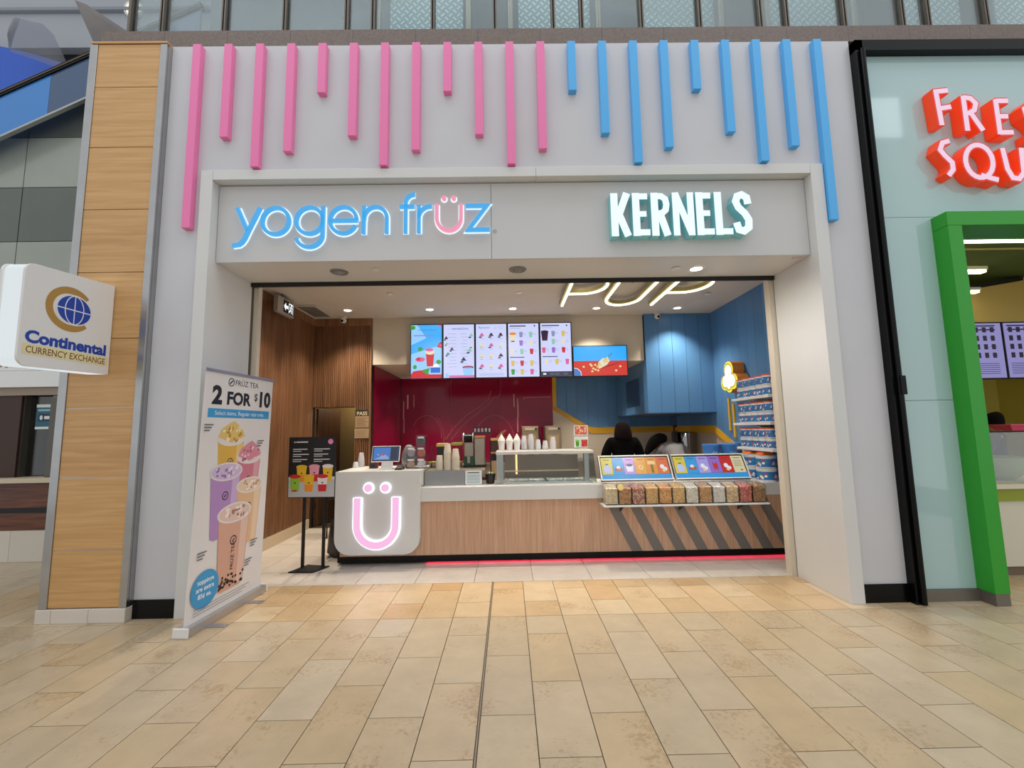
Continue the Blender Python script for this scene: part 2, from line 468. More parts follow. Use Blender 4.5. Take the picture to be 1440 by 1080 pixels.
# ------------------------------------------------------------------ floor
TW, TX0 = 0.3040, -0.184
floor = struct(box(-9, 10, -7, 10, -0.12, -0.008), 'floor', grout)
def tile_mesh(w, l, mat, gap=0.005):
    m = MB().box(gap / 2, w - gap / 2, gap / 2, l - gap / 2, -0.009, 0.0)
    me = bpy.data.meshes.new('tile')
    me.from_pydata(m.v, [], m.f); me.materials.append(mat)
    return me
_tm = {}
def tile(x, y, w, l, mat, name='tile'):
    key = (round(w, 4), round(l, 4), mat.name)
    if key not in _tm: _tm[key] = tile_mesh(w, l, mat)
    o = bpy.data.objects.new(name, _tm[key]); COL.objects.link(o)
    o.parent = floor
    o.location = Vector((x, y, 0)) - WL['floor']
FLINE, THR = 3.742, 4.562
far = MB()
for k in range(-16, 17):
    x = TX0 + k * TW
    even = k % 2 == 0
    ys = [FLINE - 0.616 * i for i in range(0, 6)] if even else [FLINE, 3.430] + [3.430 - 0.616 * i for i in range(1, 6)]
    for a, b in zip(ys[1:], ys[:-1]):
        if b < 1.55 or abs(x + TW / 2) > 1.32 * b + 0.2:
            far.box(x + .002, x + TW - .002, a + .002, b - .002, -0.009, 0.0)
        else: tile(x, a, TW, b - a, mat_tile)
    y0 = ys[-1]
    while y0 > -4:
        far.box(x + .002, x + TW - .002, y0 - .616 + .002, y0 - .002, -0.009, 0.0); y0 -= 0.616
    # strip inside the doorway
    if -2.95 < x + TW / 2 < 3.12:
        ys = [FLINE, 4.352, THR] if even else [FLINE, 4.050, THR]
        for a, b in zip(ys[:-1], ys[1:]): tile(x, a, TW, b - a, mat_tile_warm)
    elif x < -3.9:
        for i in range(3): tile(x, FLINE + .62 * i + (0 if even else -0.0), TW, 0.62, mat_tile_warm)  # warm colour here stands in for the dim, reflected brown at back left
    elif x > 4.0:
        for i in range(2): tile(x, FLINE + .62 * i, TW, 0.62, mat_tile_warm)
    else: tile(x, FLINE, TW, 0.12, mat_tile)
for k in range(17, 24):
    x = TX0 + k * TW
    for i in range(8): far.box(x + .002, x + TW - .002, FLINE - .616 * (i + 1) + .002, FLINE - .616 * i - .002, -0.009, 0)
    for i in range(3): far.box(x + .002, x + TW - .002, FLINE + .62 * i + .002, FLINE + .62 * (i + 1) - .002, -0.009, 0)
for k in range(-24, -16):
    x = TX0 + k * TW
    for i in range(8): far.box(x + .002, x + TW - .002, FLINE - .616 * (i + 1) + .002, FLINE - .616 * i - .002, -0.009, 0)
    for i in range(3): far.box(x + .002, x + TW - .002, FLINE + .62 * i + .002, FLINE + .62 * (i + 1) - .002, -0.009, 0)
far.build('tile_field', mat_tile, floor, kind='stuff')
# pale porcelain inside the shop
for k in range(-6, 7):
    x = -0.38 + .61 * k
    x0, x1 = max(x, -3.3), min(x + .61, 3.52)
    if x1 - x0 < .05: continue
    for a, b in ((THR, 4.985), (4.985, 5.595), (5.595, 6.205), (6.205, 6.815), (6.815, 7.19)):
        tile(x0, a, x1 - x0, b - a, mat_tile_shop, 'floor_tile')
# double expansion joint in the middle of the mall floor
struct(box(TX0 - .009, TX0 + .009, -4, THR, -0.004, 0.0006), 'expansion_joint', M('joint_rubber', (54, 48, 42), 0.7), floor)
struct(box(TX0 - .004, TX0 + .004, -4, THR, 0.0006, 0.0014), 'joint_strip', M('joint_metal', (150, 138, 116), 0.4, metal=0.4), floor)

# ------------------------------------------------------------------ facade
YW = 3.86
wf = MB()
wf.box(-3.24, -2.80, YW, YW + .12, 0, 5.355)
wf.box(2.99, 3.46, YW, YW + .12, 0, 5.355)
wf.box(-2.80, 2.99, YW, YW + .12, 3.98, 5.355)
wall_front = struct(wf, 'wall_front', white_paint)
struct(box(-3.235, -2.87, YW - .012, YW - .001, 0, .155), 'baseboard_left', black_gloss)
struct(box(3.058, 3.455, YW - .012, YW - .001, 0, .155), 'baseboard_right', black_gloss)
# portal frame round the opening
pm = MB().box(-2.868, -2.756, 3.83, 4.52, 0, 4.04)
trim1 = struct(pm, 'trim_1', portal_white, bevel=.003)
struct(MB().box(2.936, 3.057, 3.83, 4.52, 0, 4.04), 'trim_2', portal_white, bevel=.003)
struct(MB().box(-2.754, .30, 3.83, 4.52, 3.945, 4.04), 'trim_3', portal_white, bevel=.002)
struct(MB().box(.302, 2.934, 3.83, 4.52, 3.945, 4.04), 'trim_4', portal_white, bevel=.002)
# header box with two face panels
hd = struct(MB().box(-2.754, 2.934, 3.945, 4.52, 3.19, 3.943), 'wall_header', header_white)
for x0, x1 in ((-2.752, -.135), (-.131, 2.932)):
    MB().box(x0, x1, 3.928, 3.9445, 3.172, 3.935).build('face_panel', header_white, hd, bevel=.002)
MB().box(-2.752, 2.932, 3.946, 4.49, 3.172, 3.1895).build('soffit_panel', portal_white, hd)
MB().box(-2.752, 2.932, 4.49, 4.525, 3.13, 3.189).build('shutter_track', black_matte, hd)
# small red sticker under the header corner
s = Sheet((2.80, 3.97, 3.1715), (1, 0, 0), (0, 1, 0), 0); s.n = Vector((0, 0, -1)); s.lift = .001
rs = M('red_ink', (196, 40, 40), .5)
for a in ((0, .08, 0, .006), (0, .08, .034, .04), (0, .006, 0, .04), (.074, .08, 0, .04)): s.rect(*a, mat=rs)
s.build('sticker_print', None, hd)
# posts at the back of the portal
post = M('cream_post', (214, 204, 186), .45)
struct(box(-2.80, -2.756, 4.525, 4.60, 0, 3.2), 'trim_5', M('dark_post', (92, 84, 74), .5))
struct(box(-2.756, -2.70, 4.56, 4.62, 0, 3.2), 'trim_6', post)
struct(box(2.936, 2.985, 4.525, 4.60, 0, 3.2), 'trim_7', M('grey_post', (150, 148, 146), .5))
struct(box(2.885, 2.936, 4.53, 4.62, 0, 3.2), 'trim_8', post)

# granite beam and the glazing above
gb = struct(box(-3.96, 9, 3.885, 4.4, 5.358, 5.515), 'trim_9', M('beam_core', (90, 78, 70), .6))
xs = -3.96
while xs < 8.8:
    x1 = min(xs + .62, 9)
    MB().box(xs + .001, x1 - .001, 3.868, 3.884, 5.360, 5.535).build('granite_panel', granite, gb)
    xs = x1
PX = [-3.76, -3.428, -2.809, -2.199, -1.574, -1.307, -.701, -.071, .524, .815, 1.427, 2.025, 2.647, 2.919, 3.514, 4.118, 4.384, 4.99, 5.6, 6.2]
for i in range(len(PX) - 1):
    x0, x1 = PX[i], PX[i + 1]
    w = thing('window_%d' % (i + 1), '', 'window', (x0, 3.93, 5.54))
    del w['label']; del w['category']; w['kind'] = 'structure'
    f = MB().box(x0 - .006, x0 + .020, 3.92, 4.0, 5.536, 7.4); f.build('mullion', bronze, w)
    f = MB().box(x1 - .020, x1 + .006, 3.92, 4.0, 5.536, 7.4); f.build('mullion', bronze, w)
    MB().box(x0 + .020, x1 - .020, 3.925, 3.99, 5.536, 5.560).build('sill', bronze, w)
    MB().box(x0 + .020, x1 - .020, 3.932, 3.985, 5.560, 5.585).build('gasket', black_matte, w)
    MB().box(x0 + .020, x1 - .020, 3.95, 3.962, 5.585, 7.4).build('pane', glass_upper, w)
# chequered metal cladding and dull wall panels behind the glazing
tread_m = tread('chequer_plate')
back_grey = M('upper_wall_grey', (120, 128, 132), .5)
struct(box(-3.9, 9, 5.2, 5.3, 5.4, 8.2), 'wall_upper', back_grey)
DP = [(-1.309, -.456), (.198, 1.038), (1.687, 2.515), (3.167, 3.974), (4.784, 5.459), (5.887, 6.6)]
for i, (a, b) in enumerate(DP):
    MB().box(a, b, 4.55, 4.57, 5.52, 7.9).build('trim_%d' % (20 + i), tread_m, None, kind='structure')
struct(box(-3.9, 9, 4.75, 5.3, 8.0, 8.1), 'upper_light_block', back_grey)  # unseen slab added to cut the overhead light on the plates
# dark steel tubes seen between the plates
for i, x in enumerate((-1.433, -.385, .098, 1.126, 2.568, 3.116, 4.139, 4.698, 5.622)):
    MB().cyl((x, 4.5, 5.52), (x, 4.5, 8), .035).build('trim_%d' % (40 + i), steel_dull, None, smooth=40, kind='structure')

# downward bars on the wall
DROP = {0: 1.865, 'c': [.968, 1.27, 1.12, .52]}
for i in range(21):
    x = -3.0 + .3032 * i
    ln = 1.865 if i in (0, 20) else DROP['c'][(i - 1) % 4]
    c = 'pink' if i < 12 else 'blue'
    nth = ['leftmost', 'second', 'third', 'fourth', 'fifth', 'sixth', 'seventh', 'eighth', 'ninth', 'tenth', 'eleventh', 'twelfth']
    size = {1.865: 'longest', .968: 'medium', 1.27: 'long', 1.12: 'fairly long', .52: 'short'}[ln]
    k = i if i < 12 else i - 12
    if i == 20: where = 'at the far right, reaching beside the white portal'
    elif i == 0: where = 'at the far left, reaching beside the white portal'
    else: where = ('%s from the left among the %s bars' % (nth[k] if k else 'first', c))
    MB().box(x, x + .076, 3.80, YW, 5.325 - ln, 5.325).build('wall_bar', pink if i < 12 else skyblue, None, bevel=.002,
        label='%s %s hanging wall bar, %s' % (size, c, where), category='wall bar', group='%s hanging bars over the shop' % c)

# ------------------------------------------------------------------ shop shell
wl = struct(box(-3.42, -3.30, 4.52, 7.19, 0, 3.55), 'wall_left', slat_back)
sl = MB()
y = 4.64
while y < 7.16:
    sl.box(-3.299, -3.272, y, y + .021, .16, 3.35); y += .034
sl.build('slats', slat_wood, wl, kind='stuff')
MB().box(-3.299, -3.270, 4.6, 7.19, 3.352, 3.478).build('crown_board', slat_wood, wl)
struct(box(-3.299, -3.265, 4.6, 7.16, 0, .155), 'baseboard_inner', M('baseboard_cream', (206, 188, 160), .5))
wb = MB()
wb.box(-3.42, -3.278, 7.19, 7.29, 0, 3.55); wb.box(-3.278, -2.565, 7.19, 7.29, 1.965, 3.55); wb.box(-2.565, -2.30, 7.19, 7.29, 0, 3.55)
wback = struct(wb, 'wall_slatted', slat_back)
sl = MB(); x = -3.262
while x < -2.31:
    sl.box(x, x + .019, 7.163, 7.189, 1.97 if x < -2.565 else .02, 3.352); x += .032
sl.build('slats', slat_wood, wback, kind='stuff')
MB().box(-3.27, -2.30, 7.160, 7.189, 3.352, 3.478).build('crown_board', slat_wood, wback)
MB().box(-2.318, -2.300, 7.166, 7.1895, 0, 3.352).build('corner_strip', slat_wood, wback)
# passage behind the slatted wall with its door
pas = M('passage_wall', (132, 112, 74), .7, noise=(2, .05))
struct(box(-3.6, -2.32, 8.3, 8.4, 0, 2.6), 'wall_passage', pas)
struct(box(-3.6, -2.32, 7.3, 8.3, 2.3, 2.4), 'ceiling_passage', pas)
struct(box(-3.7, -3.6, 7.29, 8.4, 0, 2.6), 'wall_passage_side', pas)
pl_ = bpy.data.lights.new('passage_fill_light', 'POINT'); pl_.energy = 14; pl_.color = (1, .85, .6); pl_.shadow_soft_size = .06  # unseen fill light, added to brighten the passage
po_ = bpy.data.objects.new('passage_fill_light', pl_); COL.objects.link(po_); po_.location = (-2.75, 7.8, 2.2)
d1 = thing('door_1', '', '', (-3.1, 7.4, 0)); del d1['label']; del d1['category']; d1['kind'] = 'structure'
MB().hexa([(-3.265, 7.30, .01), (-3.225, 7.30, .01), (-3.07, 7.86, .01), (-3.11, 7.88, .01), (-3.265, 7.30, 1.95), (-3.225, 7.30, 1.95), (-3.07, 7.86, 1.95), (-3.11, 7.88, 1.95)]).build('door_leaf', wood('dark_door', (62, 42, 28), (84, 58, 38), (20, 20, 1.5)), d1)
for z in (.3, 1.0, 1.7): MB().cyl((-3.235, 7.295, z), (-3.235, 7.295, z + .09), .012).build('hinge', black_matte, d1)

struct(box(-3.42, 3.64, 4.52, 9.32, 3.48, 3.6), 'ceiling', ceiling_white)
# bulkhead above the back bar, lower ceiling and back wall
struct(box(-2.30, 2.345, 7.20, 7.32, 2.68, 3.479), 'wall_bulkhead', cream_wall)
struct(box(-2.42, 3.52, 7.321, 9.2, 2.68, 2.78), 'ceiling_back', cream_wall)
wred = struct(box(-2.42, -2.30, 7.30, 9.3, 0, 2.679), 'wall_red_side', M('red_core', (70, 8, 22), .5))
for a, b in ((7.301, 8.1), (8.104, 9.2)): MB().box(-2.2995, -2.289, a, b, 0.01, 2.676).build('glass_panel', red_gloss, wred)
wbk = struct(box(-2.30, 3.52, 9.2, 9.32, 0, 2.679), 'wall_back', cream_wall)
for a, b in ((-2.288, -1.23), (-1.226, -.17), (-.166, .96)): MB().box(a, b, 9.186, 9.1995, .01, 2.676).build('glass_panel', red_gloss, wbk)
# blue boards of the back wall above the slanted yellow edge
def edge_z(x):
    if x < 1.08: return 2.01 - (x - 1.0) * .2
    if x < 1.78: return 1.99 - (x - 1.08) * .62
    return 1.556
x = 1.045
while x < 3.51:
    x1 = min(x + .222, 3.515)
    z0, z1 = edge_z(x), edge_z(x1)
    MB().prism([(x + .002, 9.182, z0), (x1 - .002, 9.182, z1), (x1 - .002, 9.182, 2.676), (x + .002, 9.182, 2.676)], (0, .017, 0)).build('board', blue_board, wbk)
    x = x1
yt = MB().box(.962, 1.044, 9.176, 9.1995, 1.95, 2.676); yt.build('yellow_edge', yellow, wbk)
MB().prism([(.962, 9.176, 1.949), (1.044, 9.176, 1.985), (1.78, 9.176, 1.552), (1.78, 9.176, 1.43)], (0, .0235, 0)).build('yellow_edge', yellow, wbk)
MB().box(1.781, 3.515, 9.176, 9.1995, 1.43, 1.552).build('yellow_edge', yellow, wbk)
# thin pale swirls and bars on the red glass
sw = Sheet((0, 9.186, 0), (1, 0, 0), (0, 0, 1))
ink = M('pale_pink_line', (188, 96, 104), .4)
sw.stroke([(-1.35, 1.35), (-1.15, 1.62), (-.9, 1.86), (-.6, 2.05), (-.42, 2.2), (-.36, 2.38)], .014, ink)
sw.stroke([(-1.22, 1.35), (-1.02, 1.60), (-.8, 1.80), (-.55, 1.98), (-.38, 2.12), (-.3, 2.25), (-.22, 2.24), (-.16, 2.32)], .010, ink)
sw.stroke(arc(-1.75, 1.45, .32, .42, 150, -10, 18), .010, ink)
sw.stroke(arc(-1.68, 1.40, .30, .50, 60, -20, 14), .008, ink)
sw.stroke(arc(-.3, 1.30, .42, .55, 150, 10, 18), .008, ink)
for (xx, a, b, w) in ((-2.17, 2.02, 2.32, .03), (-2.03, 2.05, 2.32, .014), (-2.25, 1.80, 2.18, .018), (-2.24, 1.5, 1.82, .016), (.12, 2.02, 2.3, .018), (.2, 1.8, 2.2, .02), (.19, 1.48, 1.8, .02), (.28, 1.42, 1.62, .014), (.34, 2.18, 2.22, .01)):
    sw.rect(xx, xx + w, a, b, M('pale_bar', (222, 170, 168), .4))
sw.rect(.36, .92, 2.215, 2.235, ink)
sw.build('swirl_print', None, wbk)
# blue hood box over the popper, flush with the bulkhead
hood = struct(box(2.36, 3.51, 7.165, 9.18, 1.80, 3.479), 'wall_hood', M('hood_core', (36, 64, 98), .5))
for k in range(5):
    a = 2.352 + k * .232; b = min(a + .231, 3.508)
    MB().box(a + .002, b - .002, 7.145, 7.164, 1.782, 3.478).build('board', blue_board, hood)
for k in range(6):
    a = 7.166 + k * .33
    MB().box(2.342, 2.359, a + .002, a + .328, 1.782, 2.679 if a > 7.3 else 2.679).build('board', blue_board, hood)
hd2 = MB().box(2.330, 2.3415, 7.55, 8.35, 1.92, 2.42); hd2.build('access_panel', M('panel_blue', (44, 78, 120), .4), hood, bevel=.004)
MB().box(2.34, 3.509, 7.146, 9.17, 1.765, 1.781).build('hood_rim', M('rim_blue', (44, 74, 112), .35), hood)
# right wall in blue boards
wr = struct(box(3.52, 3.64, 4.52, 9.3, 0, 3.55), 'wall_right', M('wall_core', (190, 178, 160), .6))
y = 4.62
while y < 9.1:
    y1 = y + .212
    z0 = 1.556 if y1 > 7.25 else 1.556 - (7.25 - y1) * .44
    z1 = 1.556 if y > 7.25 else 1.556 - (7.25 - y) * .44
    z0 = max(z0, .9); z1 = max(z1, .9)
    MB().prism([(3.519, y + .002, z1), (3.519, y1 - .002, z0), (3.519, y1 - .002, 3.478), (3.519, y + .002, 3.478)], (-.017, 0, 0)).build('board', blue_board, wr)
    y = y1
MB().prism([(3.519, 5.9, .95), (3.519, 7.25, 1.556), (3.519, 7.25, 1.43), (3.519, 5.9, .83)], (-.022, 0, 0)).build('yellow_edge', yellow, wr)
MB().box(3.497, 3.519, 7.25, 9.17, 1.43, 1.552).build('yellow_edge', yellow, wr)

# ------------------------------------------------------------------ oak column at the left
cl = struct(box(-3.955, -3.255, 3.815, 4.35, .115, 5.33), 'wall_column', M('column_core', (150, 120, 84), .6))
COLZ = [0.118, 0.586, 1.195, 1.803, 2.427, 3.041, 3.645, 4.262, 4.877, 5.325]
for a, b in zip(COLZ[:-1], COLZ[1:]):
    MB().box(-3.905, -3.305, 3.800, 3.814, a + .003, b - .003).build('wood_panel', col_wood, cl, bevel=.0015)
for z in COLZ[1:4]: MB().box(-3.905, -3.305, 3.803, 3.8145, z - .003, z + .003).build('joint_strip', steel, cl)
for a, b in ((-3.972, -3.906), (-3.304, -3.242)):
    MB().box(a, b, 3.792, 3.8145, .115, 5.32).build('edge_trim', steel, cl, bevel=.003)
MB().box(-3.980, -3.9555, 3.795, 4.35, .115, 5.33).build('side_trim', steel, cl)
MB().box(-3.2545, -3.241, 3.815, 3.859, .115, 5.33).build('side_trim', steel, cl)
MB().box(-3.975, -3.24, 3.79, 4.35, 5.331, 5.35).build('cap_board', col_wood, cl)
ct = M('white_tile', (214, 206, 194), .25, rnd=.03)
for a, b in ((-3.985, -3.855), (-3.852, -3.545), (-3.542, -3.238)):
    MB().box(a, b, 3.78, 4.34, 0, .113).build('base_tile', ct, cl, bevel=.004)

# ------------------------------------------------------------------ left side: exchange kiosk, cladding, escalator, far hall
YK = 5.6
kb = struct(MB().box(-9, -4.0, YK + .02, YK + .2, 0, 1.0).box(-9, -6.35, YK + .02, YK + .2, 1.0, 2.2).box(-9, -4, YK + .02, YK + .2, 2.2, 2.78), 'wall_kiosk', M('kiosk_core', (60, 36, 24), .6))
x = -9.0
while x < -4.1:
    MB().box(x + .002, x + .448, YK, YK + .019, .002, .385).build('base_tile', ct, kb); x += .45
MB().box(-9, -4, YK, YK + .019, .387, .60).build('wood_panel', kiosk_wood, kb)
MB().box(-9, -4, YK - .004, YK + .019, .601, .665).build('dark_rail', black_matte, kb)
MB().box(-9, -4, YK, YK + .019, .666, .985).build('wood_panel', kiosk_wood, kb)
MB().box(-9, -4, YK - .12, YK + .3, .987, 1.045).build('sill', M('sill_stone', (206, 190, 164), .4), kb)
MB().box(-9, -4, YK - .03, YK + .019, 2.205, 2.42).build('fascia_band', plastic_white, kb)
MB().box(-9, -4, YK, YK + .019, 2.10, 2.203).build('head_board', M('kiosk_head', (150, 134, 118), .6), kb)
MB().box(-9, -4, YK - .02, YK + .019, 2.425, 2.78).build('sign_board', plastic_white, kb)
sg = Sheet((-6.75, YK - .02, 2.47), (1, 0, 0), (0, 0, 1))
sg.text('ON', 0, 0, .22, M('brown_ink', (120, 82, 44), .5), align='L', offset=.006)
sg.build('lettering', None, kb)
kw = thing('window_30', '', '', (-5.6, YK + .1, 1.046)); del kw['label']; del kw['category']; kw['kind'] = 'structure'
MB().box(-6.345, -4.0, YK + .12, YK + .13, 1.048, 2.10).build('pane', glass_dark, kw)
for x in (-6.40, -5.98):
    MB().box(x, x + .07, YK + .05, YK + .15, 1.048, 2.10).build('mullion', M('kiosk_steel', (120, 116, 108), .35, metal=.8), kw)
MB().box(-5.93, -5.72, YK - .02, YK + .02, 1.048, 2.06).build('metal_jamb', M('jamb_steel', (96, 92, 86), .3, metal=.8), kw)
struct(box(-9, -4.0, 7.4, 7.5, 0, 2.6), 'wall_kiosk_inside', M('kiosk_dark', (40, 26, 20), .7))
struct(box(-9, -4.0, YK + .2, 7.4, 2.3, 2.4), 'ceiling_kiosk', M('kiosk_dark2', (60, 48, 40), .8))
# notice stuck on the kiosk glass
nt_ = thing('notice_card', 'teal and white notice card stuck inside the currency kiosk window', 'notice', (-6.12, YK + .105, 1.70))
MB().box(-6.235, -6.01, YK + .10, YK + .106, 1.66, 1.985).build('card', M('card_teal', (40, 96, 116), .5), nt_)
s = Sheet((-6.235, YK + .10, 1.66), (1, 0, 0), (0, 0, 1))
s.rect(.0, .225, .285, .325, M('card_white', (226, 232, 230), .5)); s.rect(.0, .225, .0, .03)
s.rect(.02, .205, .235, .262, M('card_pale', (140, 190, 200), .5))
s.rect(.03, .195, .10, .20, M('card_dark', (24, 52, 76), .5)); s.oval(.07, .15, .02, .03, M('card_white', (226, 232, 230), .5)); s.rect(.11, .18, .13, .17)
s.build('print', None, nt_)
# computer monitor behind the kiosk glass
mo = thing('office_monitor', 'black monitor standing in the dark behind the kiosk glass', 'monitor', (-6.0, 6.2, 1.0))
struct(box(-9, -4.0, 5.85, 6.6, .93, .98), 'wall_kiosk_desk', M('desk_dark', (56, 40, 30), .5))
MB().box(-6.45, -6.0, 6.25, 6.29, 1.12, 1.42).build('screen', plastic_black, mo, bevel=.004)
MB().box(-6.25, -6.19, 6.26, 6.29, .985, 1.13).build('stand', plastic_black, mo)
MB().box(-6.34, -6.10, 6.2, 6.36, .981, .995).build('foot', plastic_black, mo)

# glass cladding above the kiosk
cd = struct(MB().prism([(-10, YK + .06, 2.79), (-3.5, YK + .06, 2.79), (-3.5, YK + .06, 7.3), (-10, YK + .06, 4.3)], (0, .14, 0)), 'wall_cladding', M('clad_core', (70, 76, 70), .6))
cl_l = M('clad_light', (150, 156, 146), .18, noise=(2.5, .05)); cl_d = M('clad_dark', (92, 98, 92), .12, noise=(2.5, .06))
def clad_top(x): return 6.06 + (x + 7.05) * .503 - .35
for z0, z1, m in ((2.80, 4.205, cl_l), (4.215, 4.985, cl_d), (4.995, 5.72, cl_l), (5.73, 7.2, cl_d)):
    for a, b in ((-8.195, -6.66), (-6.655, -5.1), (-5.095, -3.6)):
        a += .004; b -= .004
        za, zb = min(z1, clad_top(a)), min(z1, clad_top(b))
        if zb <= z0 + .02: continue
        xa = a
        if za < z0: xa = a + (z0 + .01 - clad_top(a)) / .503; za = z0 + .01
        pts = [(xa, YK + .04, z0), (b, YK + .04, z0), (b, YK + .04, zb)]
        if zb == z1 and za < z1: pts.append((xa + (z1 - za) / .503, YK + .04, z1))
        pts.append((xa, YK + .04, za))
        MB().prism(pts, (0, .019, 0)).build('glass_panel', m, cd)
# escalator rising in front of the cladding
es = thing('escalator', 'escalator side with glass balustrade (blue reflection in its colour) and black handrail above the kiosk', 'escalator', (-6.4, 5.4, 4.6))
def esc(x): return 6.06 + (x + 7.05) * .503
bl = M('balustrade_reflect_blue', (62, 128, 196), .08); bl2 = M('balustrade_reflect_slate', (66, 88, 118), .08)  # blue reflection gradient of the glass, painted as two panel colours
XE = (-9.5, -6.18, -4.2)
for (a, b, m) in ((XE[0], XE[1], bl), (XE[1] + .004, XE[2], bl2)):
    MB().prism([(a, 5.42, esc(a) - .60), (b, 5.42, esc(b) - .60), (b, 5.42, esc(b)), (a, 5.42, esc(a))], (0, .02, 0)).build('glass_panel', m, es)
MB().prism([(XE[0], 5.40, esc(XE[0]) - .01), (XE[2], 5.40, esc(XE[2]) - .01), (XE[2], 5.40, esc(XE[2]) + .07), (XE[0], 5.40, esc(XE[0]) + .07)], (0, .08, 0)).build('handrail', black_gloss, es)
MB().prism([(XE[0], 5.392, esc(XE[0]) + .025), (XE[2], 5.392, esc(XE[2]) + .025), (XE[2], 5.392, esc(XE[2]) + .037), (XE[0], 5.392, esc(XE[0]) + .037)], (0, .01, 0)).build('handrail_seam', M('tan_seam', (120, 104, 84), .4, metal=.5), es)
MB().prism([(XE[0], 5.41, esc(XE[0]) - .63), (XE[2], 5.41, esc(XE[2]) - .63), (XE[2], 5.41, esc(XE[2]) - .601), (XE[0], 5.41, esc(XE[0]) - .601)], (0, .05, 0)).build('skirt_edge', steel, es)
# far hall: pale bulkhead, dark band, blue sail canopy and translucent sails
struct(box(-22, -3, 10, 10.2, 11.40, 16), 'wall_far_upper', M('hall_grey', (168, 172, 178), .7, noise=(.4, .06)))
struct(box(-22, -3, 9.9, 9.99, 12.36, 12.44), 'trim_60', M('hall_grey_line', (140, 144, 152), .7))
struct(box(-22, -3, 10.3, 10.4, 5.0, 11.6), 'wall_far_lower', M('hall_navy', (14, 16, 30), .5))
cn = MB(); N = 18; rows = []
for i in range(N + 1):
    x = -16 + 5.3 * i / N
    top = 11.22 - .055 * (x + 12.7) ** 2 - .18 * max(0, x + 12.7)
    rows.append((x, top))
for i in range(N):
    (xa, ta), (xb, tb) = rows[i], rows[i + 1]
    cn.hexa([(xa, 9.7, 7), (xb, 9.7, 7), (xb, 9.8, 7), (xa, 9.8, 7), (xa, 9.7, ta), (xb, 9.7, tb), (xb, 9.8, tb), (xa, 9.8, ta)])
cn.build('blue_canopy', M('canopy_blue', (30, 88, 196), .45), None, label='deep blue curved canopy panel high in the hall at the left', category='canopy')
def sail(name, pts, mat, label, bulge):
    m = MB(); c = Vector((0, 0, 0))
    for p in pts: c += Vector(p)
    c /= len(pts); c.y += bulge
    n = len(pts); ring = [Vector(p) for p in pts]; vs = list(ring); fs = []
    mid = [(p + (c - p) * .5) + Vector((0, bulge * .3, 0)) for p in ring]
    vs += mid + [c]
    for i in range(n):
        j = (i + 1) % n; fs += [(i, j, n + j, n + i), (n + i, n + j, 2 * n)]
    m.add(vs, fs)
    vs2 = [v + Vector((0, .015, 0)) for v in vs]; m.add(vs2, [f[::-1] for f in fs])
    return m.build(name, mat, None, smooth=60, label=label, category='canopy')
sail_m = thin_glass('sail_film', (.72, .74, .80), .10, .4)
sail('fabric_sail', [(-11.27, 9.0, 10.34), (-11.2, 9.0, 10.8), (-11.11, 9.0, 11.18), (-10.85, 9.0, 11.10), (-10.58, 9.0, 11.03), (-10.3, 9.0, 10.75), (-10.11, 9.0, 10.36), (-9.82, 9.0, 9.79), (-10.4, 9.0, 10.02), (-10.9, 9.0, 10.22)], sail_m, 'translucent grey fabric sail in front of the blue canopy', -.4)
sail('stone_sail', [(-9.9, 9.0, 11.63), (-9.6, 9.0, 11.5), (-9.1, 9.0, 11.15), (-8.6, 9.0, 10.80), (-8.4, 9.0, 10.5), (-9.28, 9.0, 10.35), (-9.6, 9.0, 11.0)], M('sail_taupe', (128, 122, 120), .7), 'opaque taupe pointed sail beside the upper glazing', -.3)
dl = thing('hall_downlight', 'round bright downlight in the far hall ceiling at the top left', 'lamp', (-9.4, 9.9, 12.0))
MB().lathe((-9.42, 9.92, 12.42), [(.2, 0), (.24, .0), (.24, .07), (.2, .07)], 24, 'Y', caps=False).build('trim_ring', plastic_white, dl, smooth=40)
MB().lathe((-9.42, 9.93, 12.42), [(.19, 0), (.19, .05)], 24, 'Y').build('lens', E_('hall_lamp', (255, 240, 215), 1.6), dl)

# projecting exchange sign
bs = thing('blade_sign', 'projecting white currency exchange sign with globe emblem on the oak column', 'sign', (-3.64, 3.4, 2.09))
def rpoly():
    """outline in (y, z) with rounded outer corners"""
    P = []
    P += [(3.79, 2.10), (3.79, 2.905)]
    P += [(3.15 + .07 * math.cos(math.radians(a)), 2.79 + .07 * math.sin(math.radians(a))) for a in range(90, 181, 15)]
    P += [(3.15 + .07 * math.cos(math.radians(a)), 2.15 + .07 * math.sin(math.radians(a))) for a in range(180, 271, 15)]
    return P
body = rpoly()
MB().prism([(-3.55, y, z) for y, z in body], (-.018, 0, 0)).build('face_board', plastic_white, bs)
MB().prism([(-3.568, y + (.012 if y < 3.2 else 0), z) for y, z in body], (-.15, 0, 0)).build('light_box', E_('edge_glow', (236, 244, 248), .8), bs)
MB().prism([(-3.719, y, z) for y, z in body], (-.018, 0, 0)).build('face_board', plastic_white, bs)
MB().box(-3.70, -3.58, 3.78, 3.80, 2.2, 2.8).build('wall_bracket', dark_grey, bs)
s = Sheet((-3.55, 3.02, 2.10), (0, 1, 0), (0, 0, 1))
gold = M('gold_ink', (176, 136, 66), .45); cblue = M('royal_blue_ink', (22, 66, 168), .45); sand = M('sand_ink', (228, 218, 170), .5); brn = M('brown_ink', (120, 82, 44), .5)
cx, cz = .405, .485
s.stroke(arc(cx, cz, .165, .155, 42, 318, 30), .055, gold)
s.oval(cx + .03, cz, .135, .118, cblue, n=28)
wl_ = M('line_white', (226, 228, 230), .5)
s.stroke([(cx - .105, cz), (cx + .165, cz)], .009, wl_); s.stroke([(cx + .03, cz - .118), (cx + .03, cz + .118)], .008, wl_)
